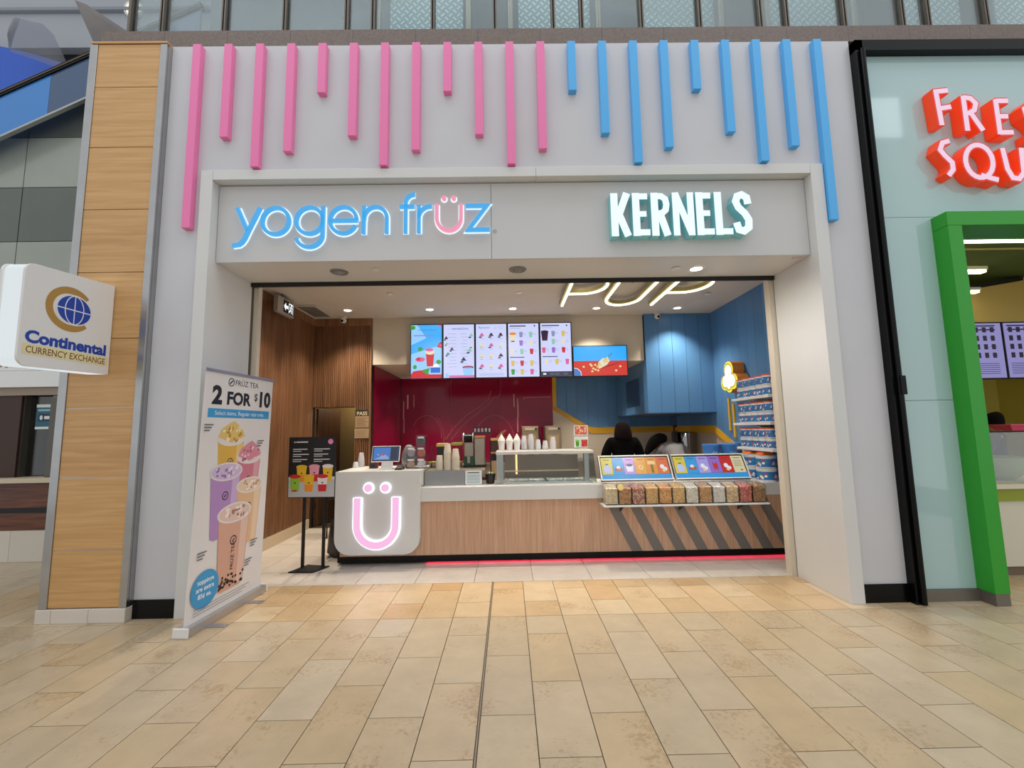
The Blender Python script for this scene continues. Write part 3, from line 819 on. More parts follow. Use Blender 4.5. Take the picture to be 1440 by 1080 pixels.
s.stroke(arc(cx + .03, cz, .075, .118, 90, 270, 14), .008, wl_); s.stroke(arc(cx + .03, cz, .075, .118, -90, 90, 14), .008, wl_)
s.stroke(arc(cx + .03, cz, .14, .122, 0, 360, 28), .010, wl_)
s.rect(.085, .755, .068, .148, sand)
s.text('Continental', .415, .162, .125, cblue, offset=.0055, fit=.635)
s.text('CURRENCY EXCHANGE', .42, .082, .072, brn, offset=.001, fit=.62)
s.build('lettering', None, bs)

# ------------------------------------------------------------------ right neighbour
bf = struct(MB().box(3.462, 3.535, 3.79, 3.88, 0, 5.30), 'trim_70', black_gloss)
struct(MB().box(3.462, 9, 3.79, 3.88, 5.19, 5.30), 'trim_71', black_gloss)
struct(MB().cyl((3.515, 3.775, .01), (3.515, 3.775, 5.19), .022, n=14), 'trim_72', black_gloss, smooth=40)
struct(MB().box(3.500, 3.55, 3.745, 3.79, 2.0 - .2, 2.0 - .03), 'trim_73', black_gloss, bevel=.004)
wn = struct(MB().box(3.54, 4.16, 3.885, 3.99, 0, 5.19).box(4.16, 9, 3.885, 3.99, 3.45, 5.19), 'wall_neighbour', M('neighbour_core', (150, 170, 170), .6))
for a, b, z0, z1 in ((3.537, 4.135, .10, 1.748), (3.537, 4.135, 1.752, 3.503), (3.537, 6.0, 3.507, 5.188), (6.004, 8.9, 3.507, 5.188)):
    MB().box(a, b, 3.866, 3.884, z0, z1).build('glass_panel', aqua_glass, wn)
struct(box(3.54, 4.13, 3.845, 3.884, 0, .098), 'baseboard_neighbour', M('kick_steel', (128, 122, 114), .4, metal=.6))
gp = struct(MB().box(4.075, 4.205, 3.72, 4.05, .10, 3.35), 'trim_74', green_paint, bevel=.002)
struct(MB().box(4.075, 8.9, 3.72, 4.05, 3.352, 3.485), 'trim_75', green_paint, bevel=.002)
struct(MB().box(4.079, 4.201, 3.724, 4.05, 0, .099), 'trim_76', M('kick_steel', (128, 122, 114), .4, metal=.6))
# interior of the neighbour
lime_wall = M('lime_wall', (206, 190, 96), .6, noise=(2, .03))
struct(box(3.66, 9.4, 8.0, 8.1, 0, 3.9), 'wall_neighbour_back', lime_wall)
struct(box(9.3, 9.4, 4.0, 8.0, 0, 3.9), 'wall_neighbour_right', lime_wall)
struct(box(3.65, 3.70, 4.0, 8.0, 0, 3.9), 'wall_neighbour_left', lime_wall)
struct(box(3.65, 9.4, 3.995, 8.1, 3.75, 3.9), 'ceiling_neighbour', M('ceil_moss', (84, 108, 60), .7, noise=(1, .2)))
def slope_z(x): return 2.95
bh = MB().prism([(4.3, 6.3, 3.0), (9.2, 6.3, 3.0), (9.2, 6.3, 3.74), (7.9, 6.3, 3.74), (4.3, 6.3, 3.18)], (0, .1, 0))
struct(bh, 'wall_neighbour_bulkhead', M('bulkhead_tan', (214, 186, 120), .6))
struct(MB().prism([(4.3, 6.25, 3.18), (7.9, 6.25, 3.74), (7.9, 6.25, 3.68), (4.3, 6.25, 3.12)], (0, .05, 0)), 'trim_77', black_matte)
for i, (yy, z, x1) in enumerate(((4.25, 3.42, 8.9), (5.30, 3.46, 6.2), (6.1, 3.44, 7.0))):
    t = thing('strip_light', ['bright yellow-white strip light nearest the green portal', 'second strip light back in the juice shop ceiling', 'short strip light farthest back in the juice shop'][i], 'lamp', (5.5, yy, z), 'strip lights in the juice shop')
    MB().box(4.22, x1, yy - .05, yy + .05, z + .03, z + .075).build('housing', plastic_white, t)
    MB().box(4.23, x1 - .01, yy - .035, yy + .035, z, z + .0295).build('tube', E_('warm_strip', (255, 240, 160), 9), t)
    MB().cyl((5.0, yy, z + .07), (5.0, yy, 3.75), .006, n=6).build('hanger', steel, t)
struct(MB().cyl((4.22, 4.75, 3.55), (9, 4.75, 3.55), .012, n=8), 'trim_78', M('pipe_tan', (170, 160, 110), .5))
def n_screen(x0, x1, label):
    t = thing('menu_screen', label, 'screen', ((x0 + x1) / 2, 6.3, 2.1))
    MB().box(x0, x1, 6.28, 6.34, 2.17, 3.04).build('frame', plastic_black, t)
    MB().box(x0 + .02, x1 - .02, 6.272, 6.2795, 2.19, 3.02).build('display', E_('lilac_screen', (150, 146, 206), .8), t)
    s = Sheet((x0, 6.272, 2.19), (1, 0, 0), (0, 0, 1))
    dk = E_('lilac_ink', (60, 50, 90), .3)
    for r in range(4):
        for c in range(3):
            s.rect(.08 + c * .12, .14 + c * .12, .30 + r * .13, .38 + r * .13, dk); s.rect(.30, .40, .34 + r * .13, .345 + r * .13, dk)
    s.rect(.06, .40, .72, .74, dk); s.rect(.06, .40, .78, .80, dk)
    for r in range(6): s.rect(.06, .40, .06 + r * .03, .068 + r * .03, dk)
    s.build('print', None, t, kind='stuff')
n_screen(6.98, 7.49, 'lilac menu screen beside the green portal edge')
n_screen(7.50, 8.01, 'lilac menu screen cut by the right photo edge')
# juice counter
jc = thing('juice_counter', 'white juice counter with lime band behind the green portal', 'counter', (6.6, 4.7, 0))
MB().box(4.96, 9.2, 4.42, 5.1, .09, .735).build('body', M('counter_ivory', (222, 216, 196), .45), jc)
MB().box(4.96, 9.2, 4.40, 5.1, .737, .86).build('lime_band', M('lime_band', (150, 160, 40), .4), jc)
MB().box(4.94, 9.2, 4.37, 5.12, .862, .905).build('worktop', M('worktop_cream', (226, 218, 190), .4), jc)
MB().box(4.97, 9.2, 4.44, 5.1, 0, .089).build('toe_kick', M('toe_brown', (122, 104, 84), .6), jc)
sgn = thing('sneeze_screen', 'clear glass sneeze screen along the juice counter', 'glass screen', (6.6, 4.45, .906))
MB().box(4.97, 9.1, 4.44, 4.448, .907, 1.43).build('pane', glass_clear, sgn)
MB().box(4.97, 9.1, 4.436, 4.452, 1.431, 1.445).build('top_rail', black_matte, sgn)
for x in (5.0, 5.9, 6.8): MB().box(x, x + .015, 4.45, 4.465, .907, 1.43).build('upright', steel, sgn)
jb = thing('juicer_bottle', 'clear bottle with red base behind the juice counter glass', 'bottle', (5.14, 4.62, .906))
MB().lathe((5.14, 4.62, .907), [(.05, 0), (.055, .02), (.055, .1), (.05, .12)], 16).build('base', M('tomato_red', (190, 60, 40), .4), jb, smooth=40)
MB().lathe((5.14, 4.62, 1.028), [(.05, 0), (.055, .1), (.03, .2), (.018, .24), (.018, .30)], 16).build('neck', M('milky', (206, 196, 160), .3), jb, smooth=50)
pt = thing('pink_tray', 'pink plastic tray resting on top of the juice counter glass', 'tray', (5.5, 4.45, 1.446))
MB().hexa([(5.22, 4.40, 1.447), (5.62, 4.40, 1.447), (5.62, 4.56, 1.447), (5.22, 4.56, 1.447), (5.18, 4.38, 1.50), (5.66, 4.38, 1.50), (5.66, 4.58, 1.50), (5.18, 4.58, 1.50)]).build('tray_body', M('tray_pink', (214, 72, 110), .4), pt)
MB().box(5.17, 5.67, 4.37, 4.59, 1.501, 1.512).build('rim', M('tray_pink', (214, 72, 110), .4), pt)
bw = thing('mixing_bowl', 'pale green rounded bowl behind the juice counter glass', 'bowl', (5.42, 4.75, .906))
MB().lathe((5.42, 4.75, .907), [(.08, 0), (.16, .06), (.19, .15), (.17, .24), (.18, .25), (.19, .24), (.2, .15), (.17, .05), (.09, -.0)], 20).build('shell', M('bowl_sage', (170, 180, 140), .4), bw, smooth=50)
MB().lathe((5.42, 4.75, 1.15), [(.185, 0), (.19, .01), (.17, .012)], 20).build('rim', M('bowl_sage_d', (150, 160, 124), .4), bw, smooth=50)

# red channel letters (only the letters in view)
fs_ = thing('channel_letters', 'red channel letters with pale pink faces on aqua glass, two rows', 'sign', (4.5, 3.8, 3.7))
red_side = M('letter_red', (240, 66, 18), .4, emis=.28); face_p = E_('letter_face', (250, 212, 234), .88); red_rim = E_('letter_rim', (232, 62, 60), .8)
def channel(name, x, z, strokes, w, sc=1.0, tilt=0.0):
    lo = MB()
    grp = []
    ca, sa = math.cos(tilt), math.sin(tilt)
    def T(p): a, b = p[0] * sc, p[1] * sc; return (a * ca - b * sa, a * sa + b * ca)
    S = Sheet((x, 3.862, z), (1, 0, 0), (0, 0, 1))
    for st in strokes: S.stroke([T(p) for p in st], w + .026, red_side, 0.0, .098, caps=False)
    for st in strokes: S.stroke([T(p) for p in st], w + .024, red_rim, .0985, .0995)
    for st in strokes: S.stroke([T(p) for p in st], w, face_p, .1, .102)
    return S.build(name, None, fs_)
channel('letter', 4.17, 4.37, [[(.02, 0), (.0, .36)], [(-.02, .345), (.12, .36)], [(.01, .17), (.13, .19)]], .045)
channel('letter', 4.43, 4.31, [[(.0, 0), (.0, .36)], [(.0, .345), (.07, .335), (.115, .28), (.09, .21), (.02, .175)], [(.05, .19), (.15, .0)]], .045)
channel('letter', 4.74, 4.27, [[(.0, 0), (.0, .36)], [(.0, .345), (.12, .345)], [(.0, .185), (.10, .185)], [(.0, .02), (.13, .02)]], .045)
channel('letter', 5.0, 4.22, [[(.14, .34), (.07, .36), (.01, .31), (.02, .24), (.1, .17), (.13, .09), (.08, .02), (.0, .02)]], .045)
channel('letter', 4.14, 3.86, [[(.10, .35), (.03, .33), (.0, .26), (.04, .20), (.10, .13), (.10, .06), (.05, .0)]], .045)
channel('letter', 4.50, 4.0, [arc(0, 0, .13, .165, 0, 360, 22), [(.0, -.14), (.09, -.17), (.16, -.19)]], .045)
channel('letter', 4.74, 3.80, [[(.0, .33), (.02, .12), (.06, .03), (.12, .02), (.17, .08), (.18, .33)]], .045)

# tall windows behind the camera that show as reflections in the aqua glass
for i, (a, b) in enumerate(((10.0, 10.95), (11.5, 13.4))):
    w = thing('window_%d' % (40 + i), '', '', ((a + b) / 2, -5.5, 10.5)); del w['label']; del w['category']; w['kind'] = 'structure'
    MB().box(a, b, -5.6, -5.55, 11.1, 12.5).build('pane', E_('bright_daylight', (235, 246, 252), 3.0), w)
    MB().box(a - .08, a - .002, -5.62, -5.5, 10.5, 12.7).build('mullion', plastic_white, w); MB().box(b + .002, b + .08, -5.62, -5.5, 10.5, 12.7).build('mullion', plastic_white, w)

# ------------------------------------------------------------------ header signs
yg = thing('sign_lettering', 'blue and pink glowing lowercase lettering on the left of the header', 'sign', (-1.35, 3.92, 3.3))
g_blue = E_('sign_blue', (64, 168, 232), .95); g_pink = E_('sign_pink', (240, 150, 178), .95); g_rim = E_('sign_white_rim', (226, 244, 255), 1.15)
def yl(strokes, face, w=16.5, closed=False, dots=()):
    S = Sheet((-2.581 - 160 * .002066, 3.927, 3.425 - 330 * 0 + 0), (1, 0, 0), (0, 0, 1))
    k, kz = .002066, .00215
    def T(p): return (p[0] * k, (330 - p[1]) * kz)
    for st in strokes: S.stroke([T(p) for p in st], (w + 9) * k, g_rim, .004, .010)
    for st in strokes: S.stroke([T(p) for p in st], w * k, face, .0102, .040)
    for (a, b, r) in dots:
        S.use(g_rim); S.disc(*T((a, b)), (r + 4.5) * k, .004, .010); S.use(face); S.disc(*T((a, b)), r * k, .0102, .040)
    return S.build('letter', None, yg)
def arcp(cx, cy, rx, ry, a0, a1, n=22): return [(cx + rx * math.cos(math.radians(a0 + (a1 - a0) * i / n)), cy - ry * math.sin(math.radians(a0 + (a1 - a0) * i / n))) for i in range(n + 1)]
yl([[(174, 203), (226, 312)], [(278, 203), (228, 312), (214, 345), (203, 362), (189, 373), (160, 377)]], g_blue)
yl([arcp(352, 266, 61, 61, 0, 360, 36)], g_blue)
yl([arcp(508, 266, 61, 61, 0, 360, 36), [(569, 200), (569, 332)] + arcp(508, 332, 61, 56, 0, -165, 22)], g_blue)
yl([[(602, 268), (729, 268)], arcp(663, 266, 61, 61, 0, 335, 34)], g_blue)
yl([[(757, 200), (757, 330)], [(757, 258)] + arcp(811, 258, 52, 52, 180, 0, 20) + [(863, 330)]], g_blue)
yl([[(950, 330), (950, 192)] + arcp(989, 190, 39, 40, 180, 85, 10), [(922, 206), (990, 206)]], g_blue)
yl([[(1011, 200), (1011, 330)], [(1011, 262)] + arcp(1066, 258, 55, 52, 175, 85, 12)], g_blue)
yl([[(1094, 197), (1094, 262)] + arcp(1150, 262, 56, 58, 180, 360, 20) + [(1206, 197)]], g_pink, dots=((1127, 169, 11), (1172, 169, 11)))
yl([[(1228, 206), (1326, 206), (1240, 318), (1338, 318)]], g_blue)
S = Sheet((-2.581 + (1361 - 160) * .002066, 3.927, 3.447), (1, 0, 0), (0, 0, 1)); S.use(M('mark_grey', (150, 168, 176), .5))
S.stroke(arc(0, 0, .016, .016, 0, 360, 14), .005); S.text('R', 0, -.008, .022); S.build('registered_mark', None, yg)

kn = thing('sign_lettering', 'thick white glowing capital letters with aqua sides on the right of the header', 'sign', (1.67, 3.9, 3.3))
k_face = E_('kernel_face', (236, 250, 255), 1.02); k_side = M('kernel_side', (120, 190, 196), .4, emis=.12)
def kl(strokes, w=29):
    S = Sheet((.995 - 455 * .00236, 3.927, 3.335), (1, 0, 0), (0, 0, 1)); k, kz = .00236, .00246
    def T(p): return (p[0] * k, (300 - p[1]) * kz)
    for st in strokes:
        ww = st[0] if isinstance(st[0], (int, float)) else w
        pts = [T(p) for p in (st[1:] if isinstance(st[0], (int, float)) else st)]
        S.stroke(pts, ww * k, k_side, 0, .095); S.stroke(pts, ww * k, k_face, .0955, .098)
        for p in (pts[0], pts[-1]):
            pass
    return S.build('letter', None, kn)
kl([[(472, 126), (472, 299)], [(524, 126), (490, 212), (524, 299)]])
kl([[(559, 126), (559, 299)], [25, (559, 140), (606, 140)], [23, (559, 211), (600, 211)], [25, (559, 285), (612, 285)]])
kl([[(634, 126), (634, 299)], [25, (634, 140), (662, 140), (678, 152), (682, 174), (678, 196), (664, 208), (634, 212)], [(655, 212), (682, 299)]])
kl([[(719, 126), (719, 299)], [(718, 128), (779, 296)], [(779, 126), (779, 299)]], 26)
kl([[(815, 126), (815, 299)], [25, (815, 140), (861, 140)], [23, (815, 211), (856, 211)], [25, (815, 285), (870, 285)]])
kl([[(890, 126), (890, 299)], [25, (890, 285), (944, 285)]])
kl([[(1011, 176), (1007, 150), (988, 138), (970, 144), (962, 166), (972, 190), (996, 214), (1010, 240), (1008, 270), (988, 285), (968, 279), (960, 250)]], 29)

# ------------------------------------------------------------------ soffit and ceiling fittings
def downlight(x, y, z, label, power, group, r=.055, lit=True, cone=105, col=(1.0, .86, .68)):
    t = thing('downlight', label, 'lamp', (x, y, z - .03), group)
    MB().lathe((x, y, z), [(r, -.0035), (r, -.006), (r + .022, -.008), (r + .026, -.001)], 24, caps=False).build('trim_ring', plastic_white, t, smooth=50)
    MB().lathe((x, y, z), [(r, -.003), (r * .9, -.001)], 24).build('lens', E_('downlight_lens', (255, 240, 214), 9.0) if lit else dark_grey, t)
    if lit and power:
        l = bpy.data.lights.new('downlight_beam', 'SPOT'); l.energy = power; l.color = col
        l.spot_size = math.radians(cone); l.spot_blend = .75 if cone < 120 else 1.0; l.shadow_soft_size = .05
        o = bpy.data.objects.new('downlight_beam', l); COL.objects.link(o); o.parent = t; o.location = (0, 0, .012)
    return t
ordn = ['leftmost', 'second', 'middle', 'fourth', 'rightmost']
for i, (x, y) in enumerate(((-2.53, 6.66), (-1.23, 6.68), (.10, 6.70), (1.46, 6.74), (2.80, 6.80))):
    downlight(x, y, 3.48, 'recessed warm downlight, %s of the row near the menu screens' % ordn[i], 165, 'ceiling downlights by the screens')
for i, (x, y) in enumerate(((-2.61, 5.43), (-.76, 5.45), (1.0, 5.45), (2.6, 5.45))):
    downlight(x, y, 3.48, 'recessed downlight just behind the opening head, %s' % ['left corner', 'left of centre', 'behind the neon letters', 'right corner'][i], 130, 'ceiling downlights behind the opening')
for i, (x, y) in enumerate(((-1.4, 8.2), (.2, 8.2), (1.6, 8.2))):
    downlight(x, y, 2.68, 'recessed downlight over the back bar, %s' % ['left one', 'centre one', 'right one'][i], 110, 'downlights over the back bar')
downlight(1.97, 4.25, 3.172, 'lit round downlight under the white header', 110, None, r=.06, cone=172, col=(1.0, .94, .84))
for i, x in enumerate((-1.69, .12)):
    t = thing('ceiling_speaker', 'unlit grey round fitting under the header, %s' % ['left one', 'centre one'][i], 'fitting', (x, 4.2, 3.15))
    MB().lathe((x, 4.2, 3.171), [(.058, -.004), (.085, -.010), (.09, 0)], 24, caps=False).build('rim', mid_grey, t, smooth=50)
    MB().lathe((x, 4.2, 3.171), [(.0, -.03), (.03, -.026), (.056, -.006)], 20).build('lens', mid_grey, t, smooth=50)
for i, (x, y, z, lab) in enumerate(((-1.30, 4.15, 3.171, 'flat round sprinkler cover under the header, left'), (1.745, 4.22, 3.171, 'flat round sprinkler cover under the header beside the lit downlight'), (-1.63, 5.85, 3.479, 'flat round sprinkler cover on the shop ceiling at left'), (.18, 5.88, 3.479, 'flat round sprinkler cover on the shop ceiling at centre'), (2.95, 6.05, 3.479, 'flat round sprinkler cover on the shop ceiling at right'))):
    t = thing('sprinkler', lab, 'sprinkler', (x, y, z - .02))
    MB().lathe((x, y, z), [(.0, -.014), (.042, -.014), (.045, -.010), (.045, -.006)], 20).build('cover', plastic_white, t, smooth=40)
    MB().lathe((x, y, z), [(.03, -.006), (.03, 0)], 16).build('collar', dark_grey, t)
av = thing('air_vent', 'rectangular grey ceiling vent near the exit sign', 'vent', (-3.05, 6.67, 3.46))
fr = MB().box(-3.24, -2.90, 6.34, 6.37, 3.462, 3.479).box(-3.24, -2.90, 7.0, 7.03, 3.462, 3.479).box(-3.24, -3.21, 6.37, 7.0, 3.462, 3.479).box(-2.93, -2.90, 6.37, 7.0, 3.462, 3.479)
fr.build('frame', ceiling_white, av)
for k in range(12):
    MB().box(-3.21, -2.93, 6.375 + k * .052, 6.405 + k * .052, 3.466, 3.476).build('louvre', mid_grey, av)
def cctv(x, y, z, label):
    t = thing('security_camera', label, 'camera', (x, y, z - .1))
    MB().lathe((x, y, z), [(.045, 0), (.045, -.02), (.02, -.03)], 16).build('base', plastic_white, t, smooth=40)
    MB().ball((x, y - .01, z - .065), .048).build('ball', plastic_white, t, smooth=60)
    MB().cyl((x, y - .045, z - .075), (x, y - .075, z - .085), .03, .028).build('barrel', plastic_white, t, smooth=40)
    MB().cyl((x, y - .0755, z - .0852), (x, y - .079, z - .0865), .022).build('lens', black_gloss, t)
cctv(-2.74, 7.05, 3.479, 'white dome camera on the ceiling by the slatted wall')
cctv(2.56, 7.08, 3.479, 'white dome camera on the ceiling by the blue hood')
ex = thing('exit_sign', 'grey exit sign with white arrow and running figure', 'exit sign', (-3.08, 5.85, 3.2))
MB().box(-3.15, -3.09, 5.655, 6.085, 3.195, 3.425).build('housing', M('exit_grey', (168, 160, 150), .5), ex, bevel=.006)
MB().box(-3.13, -3.11, 5.8, 5.9, 3.425, 3.479).build('stem', mid_grey, ex)
s = Sheet((-3.09, 5.655, 3.195), (0, 1, 0), (0, 0, 1))
s.rect(.14, .415, .03, .205, black_matte)
ew = E_('exit_white', (240, 244, 244), 1.6)
s.poly([(.155, .118), (.205, .175), (.205, .138), (.265, .138), (.265, .098), (.205, .098), (.205, .06)], ew)
s.rect(.285, .295, .045, .19); s.rect(.285, .40, .18, .19); s.rect(.39, .40, .045, .19)
s.oval(.35, .165, .014); s.stroke([(.345, .15), (.335, .11), (.36, .085), (.35, .05)], .014); s.stroke([(.335, .11), (.315, .075), (.30, .07)], .012); s.stroke([(.345, .145), (.375, .12)], .01); s.stroke([(.345, .145), (.315, .13)], .01)
s.build('pictogram', None, ex)
# neon letters hung flat under the ceiling
pn = thing('neon_letters', 'yellow-edged neon letters hung flat under the shop ceiling', 'neon sign', (1.6, 5.6, 3.3))
neon = E_('neon_white', (255, 250, 214), 2.2); trough = M('neon_trough', (168, 158, 104), .45)
def neon_letter(strokes):
    S = Sheet((0, 0, 3.42), (1, 0, 0), (0, -1, 0)); 
    for st in strokes: S.stroke([(a, -b) for a, b in st], .080, trough, 0, .05)
    for st in strokes: S.stroke([(a, -b) for a, b in st], .030, neon, .052, .072)
    S.build('letter', None, pn)
def bowl(x): return [(x, 5.62), (x + .2, 5.62)] + [(x + .2 + .27 * math.sin(math.radians(a)), 5.30 + .32 * math.cos(math.radians(a))) for a in range(0, 181, 15)] + [(x, 4.98)]
neon_letter([[(.825, 6.18), (.825, 4.95)], bowl(.825)])
neon_letter([[(1.42, 4.95), (1.42, 5.85)] + [(1.66 + .24 * math.cos(math.radians(a)), 5.87 + .31 * math.sin(math.radians(a))) for a in range(180, -1, -15)] + [(1.90, 4.95)]])
neon_letter([[(2.16, 6.20), (2.16, 4.95)], bowl(2.16)])
for x in (.83, 1.66, 2.16): MB().cyl((x, 5.4, 3.42), (x, 5.4, 3.48), .008, n=6).build('hanger', steel, pn)

# ------------------------------------------------------------------ menu screens
s_dk = E_('menu_ink', (60, 66, 120), .35); s_line = E_('menu_line', (150, 158, 208), .8); s_blue = E_('menu_blue', (70, 130, 205), .8)
s_bg = E_('menu_lilac', (206, 212, 250), 1.0); s_pk = E_('menu_pink', (226, 96, 150), .9); s_red = E_('menu_red', (214, 30, 52), .9); s_white = E_('menu_white', (244, 244, 252), 1.0)
s_choc = E_('menu_choc', (96, 52, 58), .7); s_green = E_('menu_green', (64, 170, 60), .8); s_yel = E_('menu_yellow', (226, 196, 90), .9); s_sky = E_('menu_sky', (70, 176, 250), 1.0)
s_skyl = E_('menu_sky_light', (150, 206, 252), 1.0); s_mint = E_('menu_mint', (150, 206, 180), .9); s_cream = E_('menu_cream', (232, 222, 196), .95); s_plum = E_('menu_plum', (62, 22, 66), .7); s_orange = E_('menu_orange', (240, 150, 50), .9)
s_purple = E_('menu_purple', (160, 110, 206), .9); s_slate = E_('menu_slate', (52, 56, 80), .7)
def screen(x0, x1, z0, z1, label, bgm, draw):
    t = thing('menu_screen', label, 'screen', ((x0 + x1) / 2, 7.14, z0))
    MB().box(x0, x1, 7.10, 7.155, z0, z1).build('frame', plastic_black, t, bevel=.003)
    MB().box(x0 + .05, x1 - .05, 7.155, 7.199, z0 + .1, z1 - .1).build('wall_mount', black_matte, t)
    e = .016
    dsp = MB().box(x0 + e, x1 - e, 7.096, 7.0995, z0 + e, z1 - e).build('display', bgm, t)
    s = Sheet((x0 + e, 7.096, z0 + e), (1, 0, 0), (0, 0, 1), .0006)
    draw(s, x1 - x0 - 2 * e, z1 - z0 - 2 * e)
    s.build('picture', None, dsp, kind='stuff')
def cup(s, x, y, h, m, top=None, w=None):
    w = w or h * .32
    s.poly([(x - w * .72, y), (x + w * .72, y), (x + w, y + h * .8), (x - w, y + h * .8)], m)
    s.oval(x, y + h * .8, w * 1.08, h * .14, top or m)
def swirl(s, x, y, h, m):
    s.poly([(x - h * .5, y + h * .35), (x + h * .5, y + h * .35), (x + h * .1, y + h), (x - h * .05, y + h)], m)
    s.poly([(x - h * .6, y), (x - .1 * h, y), (x + .1 * h, y + h * .3), (x - h * .5, y + h * .25)], s_slate)
def d1_(s, w, h):
    s.poly([(0, h * .45), (w, h * .62), (w, h), (0, h)], s_sky); s.poly([(0, h * .62), (w * .5, h * .75), (w * .2, h), (0, h)], s_skyl)
    s.rect(0, w, 0, h * .07, s_red)
    s.poly([(0, h * .07), (w * .08, h * .13), (w * .3, h * .15), (w * .5, h * .13), (w * .6, h * .07)], s_red)
    s.poly([(w * .55, h * .07), (w * .62, h * .19), (w * .35, h * .15), (w * .5, h * .07)], s_green)
    s.rect(w * .64, w * .95, h * .10, h * .20, E_('menu_carton', (30, 110, 220), .9)); s.poly([(w * .64, h * .2), (w * .95, h * .2), (w * .85, h * .27), (w * .72, h * .25)], s_white)
    cup(s, w * .62, h * .22, h * .33, s_red, s_cream, w * .14); s.oval(w * .6, h * .53, w * .13, h * .03, s_pk)
    s.oval(w * .30, h * .35, w * .16, h * .045, s_pk); s.oval(w * .24, h * .36, w * .06, h * .03, s_red)
    for (a, b, r) in ((.3, .545, .08), (.9, .30, .08), (.05, .95, .09), (.13, .21, .06)): s.oval(w * a, h * b, w * r, h * .04, s_green)
    s.poly([(w, h * .56), (w, h * .68), (w * .92, h * .66), (w * .84, h * .58)], s_red); s.oval(w * .96, h * .61, w * .05, h * .02, s_pk)
    s.poly([(w * .85, h), (w, h), (w, h * .95)], s_pk)
    for k, (a, b, z) in enumerate(((.22, .52, .90), (.55, .82, .90))): s.rect(w * a, w * b, h * z, h * z + .008, s_blue)
    s.rect(w * .08, w * .74, h * .79, h * .81, E_('menu_violet', (150, 140, 226), .9))
def d2_(s, w, h):
    s.text('sensations', w * .54, h * .90, .072, s_blue, xs=.95); s.stroke(arc(w * .17, h * .915, .018, .018, 0, 360, 14), .006, s_skyl)
    for i in range(11):
        for (a, b) in ((.12, .42), (.55, .78)):
            z = h * (.82 - i * .062); s.rect(w * (a + .04 * (i % 3)), w * b, z, z + .005, s_line)
    for (a, b, k, m) in ((.06, .70, .07, s_choc), (.10, .60, .06, s_mint), (.95, .74, .08, s_mint), (.27, .49, .07, s_choc), (.14, .40, .07, E_('menu_teal', (80, 160, 140), .8)), (.93, .55, .06, s_cream), (.85, .45, .09, s_mint), (.65, .28, .09, s_slate)):
        x = min(max(w * a, k * .62), w - k * .62); swirl(s, x, h * b, k, m)
    s.oval(w * .80, h * .19, w * .18, h * .03, s_choc); s.poly([(w * .66, h * .04), (w * .94, h * .04), (w * .98, h * .18), (w * .62, h * .18)], s_skyl); s.oval(w * .80, h * .19, w * .13, h * .015, s_pk)
    s.rect(w * .18, w, .0, h * .045, E_('menu_rose', (226, 120, 190), .9)); s.oval(w * .11, h * .045, w * .06, h * .04, s_skyl)
def d3_(s, w, h):
    s.text('flavours', w * .27, h * .915, .060, s_blue); s.stroke(arc(w * .66, h * .925, .03, .016, 0, 300, 12), .004, s_line); s.stroke(arc(w * .84, h * .925, .04, .02, 30, 300, 12), .004, s_line)
    cols = [s_pk, s_choc, s_choc, s_cream, s_pk, s_cream, s_cream, s_cream, s_choc, s_pk, s_cream, s_pk]
    for i in range(12):
        r, c = divmod(i, 3); x = w * (.19 + .31 * c); z = h * (.74 - .195 * r)
        m = cols[i]
        if m is s_cream: s.oval(x, z + .045, .030, .045, s_cream); s.oval(x - .008, z + .02, .02, .012, s_mint)
        else: swirl(s, x, z, .085, m)
        s.rect(x - .03, x + .03, z - .018, z - .013, s_line)
    for i in range(3): s.rect(w * .1, w * .9, h * (.03 + .02 * i), h * (.03 + .02 * i) + .004, s_line)
def d4_(s, w, h):
    s.rect(w * .05, w * .58, h * .945, h * .965, s_slate); s.rect(w * .05, w * .4, h * .91, h * .917, s_line); s.oval(w * .87, h * .955, .014, .014, s_slate)
    cup(s, w * .15, h * .66, .17, s_cream, s_orange); s.oval(w * .15, h * .665, w * .07, h * .012, s_choc)
    L = [(.42, .74, s_line), (.74, .74, s_mint), (.42, .58, s_purple), (.74, .58, s_cream), (.12, .42, s_cream), (.44, .42, s_mint), (.76, .42, s_red), (.14, .20, s_yel), (.44, .20, s_red), (.76, .20, s_yel), (.14, .04, s_green), (.44, .04, s_yel), (.76, .04, s_pk)]
    for a, b, m in L:
        cup(s, w * a, h * b, .10, m); s.rect(w * a + .04, w * a + .09, h * b + .06, h * b + .064, s_line); s.rect(w * a + .04, w * a + .08, h * b + .04, h * b + .044, s_line)
    s.rect(w * .05, w * .52, h * .355, h * .37, s_slate)
def d5_(s, w, h):
    s.rect(w * .05, w * .62, h * .945, h * .965, s_slate); s.rect(w * .05, w * .4, h * .91, h * .917, s_line); s.oval(w * .87, h * .955, .014, .014, s_slate)
    cup(s, w * .14, h * .67, .19, s_plum, s_plum)
    L = [(.42, .75, s_line), (.75, .75, s_yel), (.42, .60, s_mint), (.75, .60, s_cream), (.10, .44, s_pk), (.42, .44, s_purple), (.75, .44, s_red), (.18, .22, s_cream), (.52, .22, s_yel), (.86, .22, s_pk)]
    for a, b, m in L:
        cup(s, w * a, h * b, .10, m)
        if a < .8: s.rect(w * a + .04, w * a + .09, h * b + .06, h * b + .064, s_line); s.rect(w * a + .04, w * a + .08, h * b + .04, h * b + .044, s_line)
    s.rect(w * .05, w * .55, h * .36, h * .375, s_slate)
    s.rect(0, w, 0, h * .09, s_slate); s.rect(w * .06, w * .16, h * .03, h * .06, s_white)
    for a in (.28, .45, .72): s.rect(w * a, w * a + .08, h * .05, h * .055, s_line); s.rect(w * a, w * a + .07, h * .03, h * .034, s_line)
